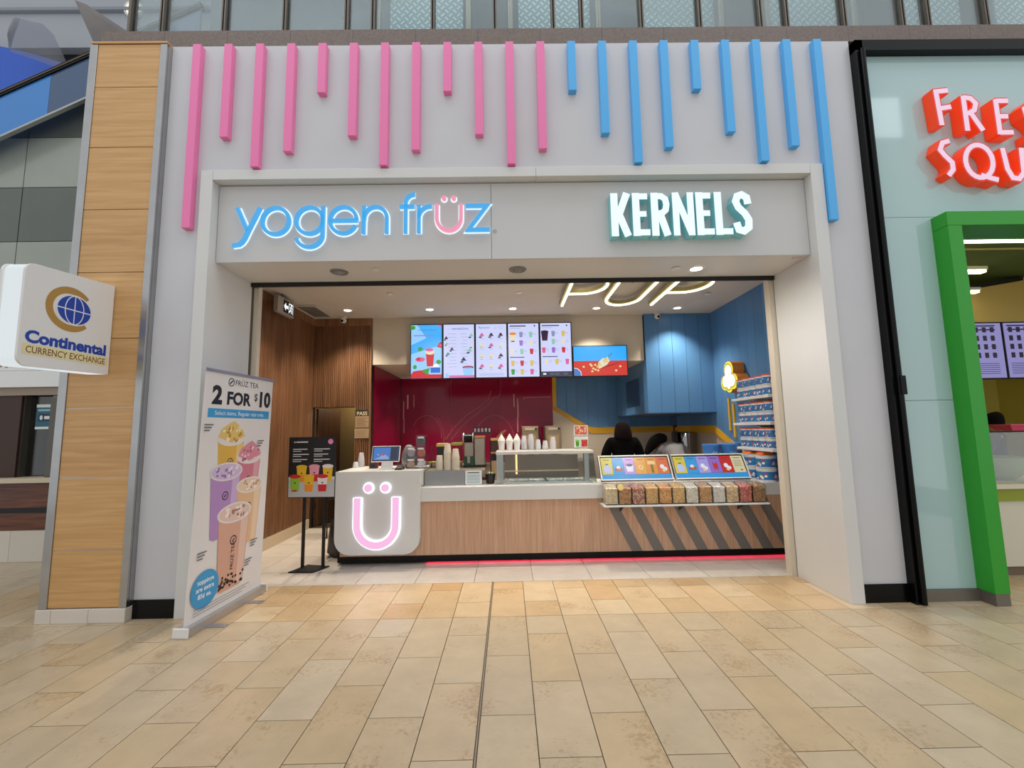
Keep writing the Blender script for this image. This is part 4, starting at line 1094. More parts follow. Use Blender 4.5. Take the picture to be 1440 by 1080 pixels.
def d6_(s, w, h):
    s.rect(0, w, 0, h * .5, E_('popcorn_red', (206, 36, 24), 1.0)); s.rect(0, w, h * .5, h, E_('popcorn_sky', (24, 170, 252), 1.0))
    s.poly([(0, 0), (w * .14, 0), (w * .13, h * .14), (w * .07, h * .25), (0, h * .27)], s_white); s.poly([(0, 0), (w * .13, 0), (w * .12, h * .13), (w * .06, h * .235), (0, h * .25)], s_blue)
    s.stroke([(w * .62, h * .55), (w * .72, h * .76)], .010, s_slate)
    s.poly([(w * .44, h * .26), (w * .48, h * .23), (w * .62, h * .36), (w * .68, h * .50), (w * .64, h * .60), (w * .54, h * .58), (w * .46, h * .45)], s_cream)
    random.seed(3)
    for i in range(34):
        t_ = random.random(); x = w * (.44 + .2 * t_ + random.uniform(-.02, .02)); z = h * (.30 + .25 * t_ + random.uniform(-.05, .06)); s.oval(x, z, .015, .013, s_yel if i % 3 else s_cream, n=8)
    for a, b in ((.18, .30), (.31, .38), (.33, .33), (.36, .24), (.40, .20), (.34, .14), (.45, .17), (.87, .30), (.79, .16), (.40, .36)): s.oval(w * a, h * b, .022, .018, s_yel, n=10); s.oval(w * a + .004, h * b + .004, .014, .012, s_cream, n=8)
    s.poly([(w * .5, h * .22), (w * .66, h * .35), (w * .9, h * .46), (w * .72, h * .34)], E_('popcorn_shade', (130, 20, 14), 1.0))
SX = [-1.633, -1.086, -.540, .006, .552, 1.098]
screen(SX[0], SX[1], 2.405, 3.345, 'blue strawberry drink screen, leftmost in the menu row', s_skyl, d1_)
screen(SX[1], SX[2], 2.405, 3.345, 'menu screen headed sensations with sundae pictures', s_bg, d2_)
screen(SX[2], SX[3], 2.405, 3.345, 'menu screen with a grid of twelve swirl pictures', s_bg, d3_)
screen(SX[3], SX[4], 2.405, 3.345, 'menu screen of small cups, right of the swirl grid', s_bg, d4_)
screen(SX[4], SX[5], 2.405, 3.345, 'menu screen with a dark plum cup and slate footer', s_bg, d5_)
screen(1.104, 2.03, 2.405, 2.935, 'landscape screen showing a popcorn scoop on red and blue', s_skyl, d6_)

# ------------------------------------------------------------------ serving counter
ctop = M('counter_white', (216, 217, 216), .3, noise=(2, .015))
YC = 5.17
cu = thing('service_counter', 'long white and oak service counter with black plinth', 'counter', (.7, 5.5, 0))
MB().box(-2.03, 3.50, 5.205, 5.85, .026, .105).build('plinth', black_gloss, cu)
MB().box(-2.02, 3.50, 5.28, 5.84, 0, .0255).build('plinth_foot', black_matte, cu)
MB().box(-1.99, 3.50, 5.17, 5.85, .106, .72).build('oak_front', counter_wood, cu)
# white band: upstand over the oak front left of the popcorn
MB().box(-1.05, 1.108, 5.135, 5.30, .722, .885).build('white_band', ctop, cu, bevel=.004)
MB().box(1.108, 3.50, 5.172, 5.85, .722, .865).build('rear_ledge', ctop, cu)
MB().box(-1.05, 1.108, 5.301, 5.85, .722, .872).build('worktop', ctop, cu)
# tall end panel with rounded lower corners
P = [(-2.03, 1.088), (-2.03, .31)] + [(-1.85 + .18 * math.cos(math.radians(a)), .31 + .18 * math.sin(math.radians(a)) ) for a in range(180, 271, 15)] + [(-1.225 + .18 * math.cos(math.radians(a)), .31 + .18 * math.sin(math.radians(a))) for a in range(270, 361, 15)] + [(-1.045, 1.088)]
P = [(a, b + .012) if b < .4 else (a, b) for a, b in P]
MB().prism([(a, 5.09, b) for a, b in P], (0, .075, 0)).build('end_panel', ctop, cu)
MB().box(-2.03, -1.045, 5.166, 5.85, .90, 1.088).build('raised_top', ctop, cu)
MB().box(-2.03, -1.045, 5.30, 5.85, .722, .899).build('raised_core', ctop, cu)
# glowing smile emblem
S = Sheet((-1.54, 5.09, 0), (1, 0, 0), (0, 0, 1))
u = [(-.222, .79), (-.222, .475)] + arc(0, .475, .222, .222, 180, 360, 22) + [(.222, .79)]
halo = E_('halo_white', (238, 250, 255), 2.6); pinkface = E_('emblem_pink', (252, 190, 232), .95)
S.stroke(u, .105, halo, .006, .014); S.stroke(u, .078, pinkface, .016, .040)
em = S.build('smile_emblem', None, cu); em['label'] = 'pink glowing curve with white halo'
for x in (-.098, .098):
    S = Sheet((-1.54, 5.09, 0), (1, 0, 0), (0, 0, 1))
    S.use(halo); S.disc(x, .900, .062, .006, .014, 24); S.use(pinkface); S.disc(x, .900, .047, .016, .040, 24)
    S.build('smile_dot', None, cu)
# grey diagonal bands across the oak front
band = M('grey_band', (118, 112, 108), .45)
S0 = Sheet((0, 5.17, 0), (1, 0, 0), (0, 0, 1))
for k in range(8):
    x = 1.14 + k * .258
    S = Sheet((0, 5.17, 0), (1, 0, 0), (0, 0, 1))
    S.slab([(x + .285, .107), (x + .41, .107), (x + .11, .70), (x - .015, .70)], .0005, .004, band)
    S.build('diagonal_band', None, cu)
ls = MB().box(-1.0, 3.48, 5.245, 5.255, .016, .025).build('led_strip', E_('led_pink', (255, 40, 84), 7), cu)
# stainless splash panel
MB().box(-1.035, -.545, 5.31, 5.325, .886, 1.062).build('splash_panel', M('splash_steel', (152, 152, 154), .35, metal=.8), cu)
MB().box(-1.035, -.30, 5.325, 5.85, 1.04, 1.062).build('rear_shelf', steel_dull, cu)
# back bar cabinets against the red wall
bb = thing('back_bar', 'low back bar cabinets along the red wall', 'counter', (0, 8.9, 0))
MB().box(-2.28, 1.7, 8.6, 9.17, .1, .86).build('cabinet_run', steel_dull, bb)
MB().box(-2.28, 1.7, 8.56, 9.17, .862, .90).build('worktop', steel, bb)
MB().box(-2.28, 1.7, 8.66, 9.17, 0, .099).build('plinth', black_matte, bb)
for k in range(4): MB().box(-2.27 + k * .99, -1.30 + k * .99, 8.585, 8.599, .12, .84).build('cabinet_door', steel_dull, bb)
pb = thing('popper_bench', 'steel bench under the blue hood', 'counter', (2.7, 8.4, 0))
MB().box(2.2, 3.48, 7.75, 8.6, .84, .88).build('worktop', steel, pb)
for (x, y) in ((2.25, 7.8), (3.43, 7.8), (2.25, 8.55), (3.43, 8.55)): MB().cyl((x, y, 0), (x, y, .839), .02, n=10).build('leg', steel, pb, smooth=40)
MB().box(2.25, 3.43, 7.8, 8.55, .3, .32).build('undershelf', steel, pb)

# ------------------------------------------------------------------ things on the counter, from the left
def stacked_cup(mb, x, y, z, r0, r1, h, n, dz, seg=18):
    for k in range(n):
        zz = z + k * dz
        mb.lathe((x, y, zz), [(r0, 0), (r1, h), (r1 + .004, h), (r1 + .004, h + .006), (r1 - .002, h + .006), (r1 - .002, h), (r0 - .002, .004), (0, .004)], seg)
clear = M('clear_plastic_cup', (238, 236, 240), .2, noise=(20, .04)); clear.node_tree.nodes['Principled BSDF'].inputs['Alpha'].default_value = .55
paper = M('paper_cup', (226, 216, 196), .55)
def cup_stack(name, label, x, y, z, r0, r1, h, n, dz, mat, down=False, group=None):
    t = thing(name, label, 'cup stack', (x, y, z), group)
    for k in range(n):
        m = MB()
        if down: m.lathe((x, y, z + k * dz), [(r1 + .004, 0), (r1 + .004, .006), (r1, .006), (r0, h), (0, h)], 18)
        else: m.lathe((x, y, z + k * dz), [(0, .003), (r0, 0), (r1, h), (r1 + .004, h), (r1 + .004, h + .006), (r1 - .002, h + .006)], 18)
        m.build('cup', mat, t, smooth=40)
cup_stack('clear_cups', 'tall stack of clear cups upside down at the counter left end', -1.955, 5.74, 1.089, .027, .040, .10, 5, .022, clear, True)
cup_stack('sample_cups', 'short stack of white sample cups at the counter left end', -1.985 + .0, 5.62, 1.089, .026, .034, .05, 3, .012, plastic_white, True)
# till
po = thing('till_terminal', 'till terminal with tilted blue touch screen on white stand', 'till', (-1.51, 5.37, 1.088))
MB().box(-1.585, -1.435, 5.30, 5.46, 1.089, 1.105).build('foot', plastic_white, po, bevel=.004)
MB().hexa([(-1.575, 5.33, 1.105), (-1.445, 5.33, 1.105), (-1.445, 5.40, 1.105), (-1.575, 5.40, 1.105), (-1.565, 5.37, 1.23), (-1.455, 5.37, 1.23), (-1.455, 5.42, 1.23), (-1.565, 5.42, 1.23)]).build('stand', plastic_white, po)
ty, tz = Vector((0, .30, .954)).normalized(), Vector((0, -.954, .30))
def slab_on(o, w, h, d, name, mat, par, inset=0.0, lift=0.0, bevel=0):
    o = Vector(o); n = Vector((0, -.954, .30)).normalized(); uu = Vector((1, 0, 0)); vv = Vector((0, .30, .954)).normalized()
    a = o + uu * inset + vv * inset + n * lift
    pts = [a, a + uu * (w - 2 * inset), a + uu * (w - 2 * inset) + vv * (h - 2 * inset), a + vv * (h - 2 * inset)]
    return MB().prism(pts, n * d).build(name, mat, par, bevel=bevel)
slab_on((-1.69, 5.33, 1.175), .345, .20, .022, 'tablet_case', plastic_white, po, bevel=.005)
slab_on((-1.69, 5.33, 1.175), .345, .20, .002, 'bezel', plastic_black, po, .010, .0225)
slab_on((-1.69, 5.33, 1.175), .345, .20, .001, 'display', E_('till_blue', (70, 130, 214), .7), po, .022, .025)
S = Sheet(Vector((-1.69, 5.33, 1.175)) + Vector((0, -.954, .30)).normalized() * .026, (1, 0, 0), (0, .30, .954))
S.rect(.23, .32, .024, .176, E_('till_slate', (40, 52, 84), .5)); S.poly([(.03, .03), (.22, .03), (.2, .07), (.14, .10), (.10, .06)], E_('till_pale', (150, 180, 230), .7)); S.oval(.14, .09, .022, .014, E_('till_red', (206, 80, 80), .7)); S.oval(.08, .09, .014, .01, E_('till_pale', (150, 180, 230), .7))
S.build('screen_print', None, po)
cr_ = thing('card_reader', 'black card reader lying in front of the till', 'card reader', (-1.33, 5.26, 1.088))
MB().hexa([(-1.375, 5.20, 1.089), (-1.285, 5.20, 1.089), (-1.285, 5.34, 1.089), (-1.375, 5.34, 1.089), (-1.37, 5.205, 1.105), (-1.29, 5.205, 1.105), (-1.29, 5.335, 1.135), (-1.37, 5.335, 1.135)]).build('body', plastic_black, cr_, bevel=.004)
S = Sheet((-1.36, 5.215, 1.1085), (1, 0, 0), (0, .974, .225)); S.rect(.005, .055, .06, .105, dark_grey)
for a in range(3):
    for b in range(3): S.rect(.008 + a * .017, .02 + a * .017, .006 + b * .016, .017 + b * .016, mid_grey)
S.build('keys', None, cr_)
bd = thing('payment_beeper', 'small dark box with orange top beside the till', 'device', (-1.71, 5.5, 1.088))
MB().box(-1.765, -1.665, 5.47, 5.54, 1.089, 1.16).build('case', M('maroon_case', (70, 24, 26), .4), bd, bevel=.004)
MB().box(-1.755, -1.675, 5.465, 5.4695, 1.098, 1.145).build('front_plate', dark_grey, bd)
MB().box(-1.745, -1.685, 5.4635, 5.4645, 1.105, 1.138).build('button', plastic_black, bd)
bg_ = thing('plastic_bag', 'grey crumpled bag hanging behind the till', 'bag', (-1.28, 5.62, 1.088))
m = MB(); random.seed(11)
m.lathe((-1.29, 5.60, 1.089), [(.05, 0), (.085, .04), (.095, .10), (.085, .18), (.06, .24), (.03, .28), (.0, .285)], 14)
m.v = [(a + random.uniform(-.010, .010), b + random.uniform(-.010, .010), c) for a, b, c in m.v]
m.build('sack', M('bag_grey', (112, 112, 118), .4, bump=(30, .3)), bg_, smooth=70)
MB().tube([(-1.29, 5.6, 1.36), (-1.27, 5.6, 1.385), (-1.25, 5.6, 1.36)], .006).build('tie', plastic_black, bg_)
# topping dispensers
ac_m = thin_glass('dispenser_clear', (.95, .95, .96), .03)
def dispenser(x, z, fill, lab, w=.115):
    t = thing('topping_box', lab, 'container', (x + w / 2, 5.42, z), 'clear topping boxes')
    sh = MB().box(x, x + w, 5.36, 5.365, z + .001, z + .125).box(x, x + .004, 5.365, 5.50, z + .001, z + .125).box(x + w - .004, x + w, 5.365, 5.50, z + .001, z + .125).box(x, x + w, 5.365, 5.50, z + .001, z + .005).box(x, x + w, 5.496, 5.50, z + .005, z + .125)
    sh.build('shell', ac_m, t)
    MB().lathe((x + w / 2, 5.368, z + .052), [(.0, 0), (.044, 0), (.044, .12), (0, .12)], 18, 'Y').build('contents', M('topping_%s' % '_'.join(map(str, fill)), fill, .6, noise=(80, .35)), t)
    MB().box(x + .02, x + w - .02, 5.357, 5.3595, z + .095, z + .115).build('label_strip', plastic_white, t)
    MB().box(x - .002, x + w + .002, 5.355, 5.502, z + .126, z + .134).build('lid', ac_m, t)
dispenser(-1.272, 1.089, (196, 150, 118), 'clear box of tan crumbs, bottom left of the dispenser block')
dispenser(-1.150, 1.089, (226, 222, 216), 'clear box of white topping, bottom right of the dispenser block')
dispenser(-1.272, 1.226, (182, 160, 162), 'clear box of pinkish topping, upper left of the dispenser block')
dispenser(-1.150, 1.226, (204, 96, 40), 'clear box of orange topping, upper right of the dispenser block')
dispenser(-1.150, 1.363, (66, 56, 54), 'clear box of dark topping on top of the dispenser block')
# paper cups
cup_stack('paper_cups', 'shortest stack of cream paper cups behind the steel panel', -.868, 5.42, 1.063, .036, .046, .09, 7, .0145, paper, True, 'paper cup stacks')
cup_stack('paper_cups', 'tallest stack of cream paper cups behind the steel panel', -.768, 5.42, 1.063, .034, .046, .10, 15, .0158, paper, True, 'paper cup stacks')
cup_stack('paper_cups', 'middle-height stack of cream paper cups nearest the grey machine', -.668, 5.42, 1.063, .034, .047, .10, 12, .0142, paper, True, 'paper cup stacks')
bx = thing('black_dispenser', 'black dispenser with gold top behind the paper cups', 'dispenser', (-.84, 5.6, 1.063))
MB().box(-.92, -.80, 5.52, 5.70, 1.063, 1.345).build('body', plastic_black, bx, bevel=.005)
MB().box(-.925, -.795, 5.515, 5.70, 1.346, 1.385).build('lid', M('gold_lid', (206, 176, 96), .35, metal=.3), bx, bevel=.004)
gt = thing('green_tray', 'olive green tray ledge behind the paper cups', 'tray', (-.8, 5.76, 1.063))
MB().box(-1.06, -.62, 5.71, 5.84, 1.12, 1.14).build('tray', M('olive', (150, 152, 62), .5), gt, bevel=.004)
MB().box(-.76, -.62, 5.71, 5.84, 1.35, 1.385).build('top_tray', M('olive', (150, 152, 62), .5), gt, bevel=.004)
for x in (-1.04, -.645): MB().box(x, x + .015, 5.77, 5.785, 1.063, 1.35).build('post', dark_grey, gt)
# notice sheet
no = thing('allergy_notice', 'white printed notice sheet standing beside the steel panel', 'notice', (-.43, 5.3, .885))
MB().box(-.538, -.335, 5.302, 5.306, .887, 1.058).build('sheet', M('sheet_white', (220, 226, 226), .5), no)
S = Sheet((-.538, 5.302, .887), (1, 0, 0), (0, 0, 1)); gi = M('grey_ink', (120, 150, 160), .5)
S.rect(.03, .175, .138, .150, M('slate_ink', (70, 84, 92), .5))
for k in range(6): S.rect(.022, .18, .022 + k * .018, .028 + k * .018, gi)
S.build('print', None, no)
# blending machine
bm_ = thing('blending_machine', 'grey yogurt blending machine with black round motor head', 'machine', (-.45, 5.75, 1.03))
MB().box(-.60, -.30, 5.66, 5.86, 1.040 + .023, 1.075 + .012).build('foot', plastic_black, bm_)
MB().box(-.452, -.318, 5.68, 5.84, 1.088, 1.44).build('column', steel_dull, bm_, bevel=.008)
MB().box(-.456, -.314, 5.676, 5.844, 1.441, 1.47).build('copper_cap', M('copper_cap', (188, 128, 88), .35, metal=.6), bm_, bevel=.006)
MB().cyl((-.595, 5.74, 1.445), (-.462, 5.74, 1.445), .055, n=24).build('motor_head', black_gloss, bm_, smooth=40)
for x in (-.605, -.478): MB().cyl((x, 5.74, 1.445), (x + .014, 5.74, 1.445), .072, n=24).build('flange', steel, bm_, smooth=40)
MB().box(-.59, -.465, 5.70, 5.80, 1.20, 1.385).build('cone_block', steel_dull, bm_, bevel=.008)
MB().box(-.592, -.456, 5.67, 5.80, 1.088, 1.205).build('green_hopper', M('hopper_green', (16, 70, 48), .4), bm_, bevel=.004)
MB().box(-.545, -.51, 5.66, 5.669, 1.12, 1.21).build('drip_lever', steel_dull, bm_)
sr = thing('spice_rack', 'dark shelf of small steel shakers above the machines', 'rack', (-.36, 6.0, 1.3))
MB().box(-.49, -.24, 5.90, 6.06, 1.50, 1.52).build('shelf', plastic_black, sr)
for x in (-.48, -.26): MB().box(x, x + .012, 6.0, 6.012, .9, 1.5).build('post', dark_grey, sr)
MB().box(-.49, -.24, 5.86, 6.06, .88, .899).build('base', plastic_black, sr)
for k in range(5):
    x = -.465 + k * .05
    t = thing('shaker', 'small steel shaker on the dark shelf above the blending machine, %s from the left' % ['first', 'second', 'third', 'fourth', 'fifth'][k], 'shaker', (x, 5.97, 1.521), 'shakers on the dark shelf')
    MB().lathe((x, 5.97, 1.521), [(.017, 0), (.017, .045), (.014, .05)], 12).build('jar', steel, t, smooth=40)
    MB().lathe((x, 5.97, 1.572), [(.016, 0), (.014, .014), (0, .016)], 12).build('cap', plastic_black, t, smooth=40)
dk = thing('drink_machine', 'low brown drink dispenser with copper rails beside the sneeze guard', 'machine', (-.22, 6.0, .9))
MB().box(-.235, -.16, 5.88, 6.1, .88, 1.13).build('lower_box', M('cardboard', (206, 172, 128), .6), dk)
MB().box(-.235, -.165, 5.88, 6.1, 1.131, 1.225).build('dark_bay', plastic_black, dk)
MB().box(-.245, -.12, 5.86, 6.1, 1.226, 1.245).build('rail', M('copper_rail', (206, 150, 96), .3, metal=.6), dk)
MB().box(-.235, -.155, 5.9, 6.1, 1.246, 1.40).build('upper_bay', M('dark_taupe', (70, 58, 52), .5), dk)
MB().box(-.245, -.05, 5.86, 6.1, 1.401, 1.43).build('rail', M('copper_rail', (206, 150, 96), .3, metal=.6), dk)
for k in range(3):
    MB().cyl((-.17 + .02 * k, 5.95 + .02 * k, 1.431), (-.08 + .02 * k, 5.95 + .02 * k, 1.52 + .01 * k), .009, n=8).build('lever', M('brass_dull', (150, 118, 70), .4, metal=.6), dk)
pp = thing('potted_herb', 'small black pot with green leaves beside the sneeze guard', 'plant', (-.235, 5.42, .885))
MB().lathe((-.235, 5.40, .887), [(.048, 0), (.062, .105), (.066, .105), (.066, .115), (.058, .115), (.056, .10), (0, .10)], 18).build('pot', plastic_black, pp, smooth=40)
random.seed(5)
for k in range(14):
    a = random.uniform(0, 2 * PI); r = random.uniform(.0, .045); x, y = -.235 + r * math.cos(a), 5.40 + r * math.sin(a); h = random.uniform(.008, .03)
    d = Vector((math.cos(a), math.sin(a), .6)).normalized() * .025; e = Vector((-math.sin(a), math.cos(a), 0)) * .011
    c = Vector((x, y, .985 + h))
    MB().add([c, c + d * .5 + e, c + d, c + d * .5 - e, c + d * .5 + Vector((0, 0, .005))], [(0, 1, 4), (1, 2, 4), (2, 3, 4), (3, 0, 4), (0, 3, 2, 1)]).build('leaf', M('leaf_green', (110, 176, 70), .5) if k % 3 else M('leaf_pale', (206, 220, 186), .5), pp)

# ------------------------------------------------------------------ sneeze guard over the topping bar
sn = thing('sneeze_guard', 'steel and glass sneeze guard over the topping bar', 'sneeze guard', (.45, 5.5, .886))
MB().box(-.16, 1.045, 5.32, 5.78, 1.240, 1.278).build('top_shelf', M('shelf_steel', (214, 214, 208), .3, metal=.3), sn, bevel=.004)
for (x, w) in ((-.155, .085), (.935, .06)):
    MB().box(x, x + w, 5.37, 5.45, .887, 1.239).build('post', steel, sn, bevel=.003)
MB().hexa([(1.06, 5.30, .887), (1.07, 5.30, .887), (1.07, 5.75, .887), (1.06, 5.75, .887), (1.035, 5.33, 1.239), (1.045, 5.33, 1.239), (1.045, 5.75, 1.239), (1.035, 5.75, 1.239)]).build('side_glass', thin_glass('green_edge_glass', (.70, .80, .76), .08), sn)
MB().hexa([(-.12, 5.310, .89), (1.06, 5.310, .89), (1.06, 5.316, .89), (-.12, 5.316, .89), (-.15, 5.335, 1.239), (1.035, 5.335, 1.239), (1.035, 5.341, 1.239), (-.15, 5.341, 1.239)]).build('front_glass', glass_clear, sn)
MB().box(-.06, .93, 5.84, 5.852, .90, 1.20).build('back_panel', M('bar_brown_steel', (126, 112, 98), .4, metal=.5), sn)
MB().box(-.06, .93, 5.79, 5.835, .985, 1.0).build('light_rail', M('rail_warm', (230, 214, 180), .35), sn)
MB().cyl((.10, 5.83, .95), (.10, 5.83, 1.23), .012, n=10).build('lamp_tube', E_('warm_tube', (255, 190, 130), 2.0), sn)
tb = thing('topping_well', 'white pan well filled with crushed ice under the glass', 'ice well', (.45, 5.55, .873))
fr = MB().box(-.06, 1.03, 5.345, 5.37, .874, .902).box(-.06, 1.03, 5.76, 5.785, .874, .902).box(-.06, -.03, 5.37, 5.76, .874, .902).box(1.0, 1.03, 5.37, 5.76, .874, .902)
fr.build('rim', plastic_white, tb)
MB().box(.47, .485, 5.37, 5.76, .874, .905).build('divider', dark_grey, tb)
icm = M('ice_white', (214, 222, 222), .25, noise=(40, .12), bump=(60, .6))
for a, b in ((-.03, .47), (.485, 1.0)):
    m = MB(); nx, ny = 26, 16; random.seed(int(a * 100) + 9)
    vs = [(a + (b - a) * i / nx, 5.37 + .39 * j / ny, .884 + random.uniform(0, .016)) for j in range(ny + 1) for i in range(nx + 1)]
    m.add(vs, [(j * (nx + 1) + i, j * (nx + 1) + i + 1, (j + 1) * (nx + 1) + i + 1, (j + 1) * (nx + 1) + i) for j in range(ny) for i in range(nx)])
    m.build('ice', icm, tb)
# cone-shaped white bottles
for i, x in enumerate((-.092, .012, .108)):
    t = thing('cone_bottle', 'white swirl-topped bottle on the steel shelf, %s of three' % ['left', 'middle', 'right'][i], 'bottle', (x, 5.58, 1.278), 'white swirl bottles')
    MB().lathe((x, 5.58, 1.279), [(.036, 0), (.042, .09), (.046, .10), (.046, .115)], 18).build('body', plastic_white, t, smooth=35)
    MB().lathe((x, 5.58, 1.395), [(.046, 0), (.049, .012), (.040, .026), (.041, .033), (.028, .05), (.029, .056), (.014, .075), (.010, .088), (0, .10)], 18).build('swirl_top', plastic_white, t, smooth=35)
# clear cup stacks on the shelf
CS = [(.200, 6, .020), (.292, 7, .020), (.384, 4, .016), (.477, 3, .016), (.580, 5, .020)]
for i, (x, n, dz) in enumerate(CS):
    cup_stack('clear_cups', 'stack of clear plastic cups on the steel shelf, %s from the swirl bottles' % ['first', 'second', 'third', 'fourth', 'fifth', 'sixth'][i], x, 5.63, 1.279, .026, .037, .085, n, dz, clear, True, 'clear cup stacks on the shelf')
# picture cards
cs = thing('card_stand', 'stand of red and green picture cards at the right end of the steel shelf', 'card stand', (.95, 5.62, 1.278))
MB().box(.855, 1.035, 5.60, 5.606, 1.455, 1.585).build('top_card', M('card_white', (226, 232, 230), .5), cs)
MB().box(.855, .935, 5.60, 5.606, 1.30, 1.44).build('green_card', M('card_white', (226, 232, 230), .5), cs)
MB().box(.94, 1.035, 5.60, 5.606, 1.30, 1.44).build('red_card', M('card_white', (226, 232, 230), .5), cs)
MB().box(.85, 1.04, 5.607, 5.612, 1.295, 1.588).build('holder', acrylic, cs)
MB().box(.86, 1.03, 5.56, 5.66, 1.279, 1.294).build('foot', acrylic, cs)
S = Sheet((.855, 5.60, 1.30), (1, 0, 0), (0, 0, 1)); random.seed(2)
S.rect(.012, .168, .167, .275, M('card_coral', (214, 90, 60), .5))
for k in range(26): S.oval(random.uniform(.025, .155), random.uniform(.178, .265), random.uniform(.005, .011), None, M('card_cream', (236, 210, 190), .5), n=7)
S.poly([(.02, .01), (.06, .01), (.07, .10), (.015, .10)], M('card_lime', (120, 190, 60), .5)); S.oval(.04, .05, .02, .03, M('card_leaf', (60, 140, 40), .5))
S.rect(.092, .172, .01, .10, M('card_red', (196, 50, 40), .5))
for k in range(8): S.oval(random.uniform(.1, .165), random.uniform(.02, .09), .010, None, M('card_coral', (214, 90, 60), .5), n=7)
S.build('print', None, cs)

# ------------------------------------------------------------------ popcorn display
sh = thing('popcorn_shelf', 'white ledge carrying the row of popcorn bins', 'shelf', (2.0, 5.05, .655))
MB().box(1.06, 2.945, 4.915, 5.168, .655, .675).build('ledge', plastic_white, sh, bevel=.003)
for x in (1.3, 2.0, 2.7): MB().prism([(x, 4.98, .6545), (x, 5.168, .6545), (x, 5.168, .56)], (.012, 0, 0)).build('bracket', dark_grey, sh)
KC = {'cream': [(232, 214, 168), (214, 184, 128), (240, 228, 196)], 'caramel': [(190, 120, 48), (160, 92, 34), (214, 158, 84)], 'mixed': [(196, 60, 56), (120, 140, 84), (226, 200, 150), (196, 60, 56)],
      'gold': [(226, 172, 84), (204, 146, 58), (236, 198, 120)], 'cheddar': [(230, 156, 66), (208, 124, 40), (240, 190, 110)], 'amber': [(232, 182, 90), (210, 150, 60), (238, 206, 134)], 'white': [(234, 226, 206), (216, 202, 170), (244, 240, 228)],
      'toffee': [(206, 144, 64), (176, 108, 42), (220, 176, 104)], 'kettle': [(232, 226, 214), (212, 204, 186), (242, 240, 232)], 'butter': [(230, 196, 136), (206, 160, 92), (240, 218, 176)], 'berry': [(206, 84, 70), (226, 130, 104), (182, 56, 50)], 'nutty': [(166, 110, 52), (134, 82, 36), (196, 146, 82)]}
ico = []
_bm = bmesh.new(); bmesh.ops.create_icosphere(_bm, subdivisions=1, radius=1.0)
ICV = [tuple(v.co) for v in _bm.verts]; _bm.verts.index_update(); ICF = [tuple(v.index for v in f.verts) for f in _bm.faces]; _bm.free()
order = ['cream', 'caramel', 'mixed', 'gold', 'cheddar', 'amber', 'white', 'toffee', 'kettle', 'butter', 'berry', 'nutty']
desc = {'cream': 'cream popcorn, leftmost in the row', 'caramel': 'dark caramel popcorn, second in the row', 'mixed': 'red and green mixed popcorn', 'gold': 'pale gold popcorn right of the red and green mix', 'cheddar': 'orange popcorn', 'amber': 'amber popcorn under the gap of the lit panels',
        'white': 'off-white popcorn, seventh in the row', 'toffee': 'brown toffee popcorn in the right half', 'kettle': 'whitest popcorn in the right half', 'butter': 'buttery popcorn left of the pink bin', 'berry': 'pinkish red popcorn', 'nutty': 'brown popcorn, rightmost in the row'}
random.seed(21)
BW = .1535
for i, kname in enumerate(order):
    x0 = 1.085 + i * BW + .004; x1 = x0 + BW - .008
    t = thing('popcorn_bin', 'clear bin of ' + desc[kname], 'bin', ((x0 + x1) / 2, 5.04, .676), 'popcorn bins in the row')
    zf, zb = .865, .905
    def wall_(pts, d): return MB().prism(pts, d)
    wall_([(x0, 4.935, .677), (x1, 4.935, .677), (x1, 4.935, zf), (x0, 4.935, zf)], (0, .003, 0)).build('front_pane', acrylic, t)
    wall_([(x0, 4.938, .677), (x0, 5.100, .677), (x0, 5.100, zb), (x0, 4.938, zf)], (.003, 0, 0)).build('side_pane', acrylic, t)
    wall_([(x1, 4.938, .677), (x1, 5.100, .677), (x1, 5.100, zb), (x1, 4.938, zf)], (-.003, 0, 0)).build('side_pane', acrylic, t)
    wall_([(x0, 4.935, zf + .001), (x1, 4.935, zf + .001), (x1, 5.100, zb + .001), (x0, 5.100, zb + .001)], (0, 0, .003)).build('lid', acrylic, t)
    MB().box(x0 + .003, x1 - .003, 4.939, 5.100, .677, .680).build('base', dark_grey, t)
    m = MB(); mats = [M('corn_%s_%d' % (kname, q), tuple(min(250, int(v + (255 - v) * .30)) for v in c), .7) for q, c in enumerate(KC[kname])]
    inner = M('corn_core_' + kname, tuple(int(v + (255 - v) * .25) for v in KC[kname][0]), .8, noise=(60, .15))
    m.use(inner).hexa([(x0 + .012, 4.955, .684), (x1 - .012, 4.955, .684), (x1 - .012, 5.095, .684), (x0 + .012, 5.095, .684), (x0 + .012, 4.955, zf - .018), (x1 - .012, 4.955, zf - .018), (x1 - .012, 5.095, zb - .02), (x0 + .012, 5.095, zb - .02)])
    def kernel(c, r):
        k3 = [random.uniform(.75, 1.25) for _ in range(3)]
        m.use(random.choice(mats)); m.add([(c[0] + v[0] * r * k3[0], c[1] + v[1] * r * k3[1], c[2] + v[2] * r * k3[2]) for v in ICV], ICF)
    r = .0085
    for a in range(9):
        for b in range(11): kernel((x0 + .014 + a * (BW - .036) / 8 + random.uniform(-.003, .003), 4.950 + random.uniform(-.002, .003), .690 + b * .0162 + random.uniform(-.003, .003)), r * random.uniform(.85, 1.15))
        for b in range(13):
            f = b / 12; kernel((x0 + .014 + a * (BW - .036) / 8 + random.uniform(-.003, .003), 4.955 + .138 * f, zf - .016 + (zb - zf) * f + random.uniform(-.004, .003)), r * random.uniform(.85, 1.15))
    for sx in (x0 + .011, x1 - .011):
        for a in range(11):
            for b in range(11): kernel((sx, 4.958 + a * .0130, .690 + b * .0165), r)
    m.build('popcorn', None, t, kind='stuff')
tg = thing('price_tag', 'round yellow price tag clipped to the leftmost bins', 'price tag', (1.26, 4.93, .86))
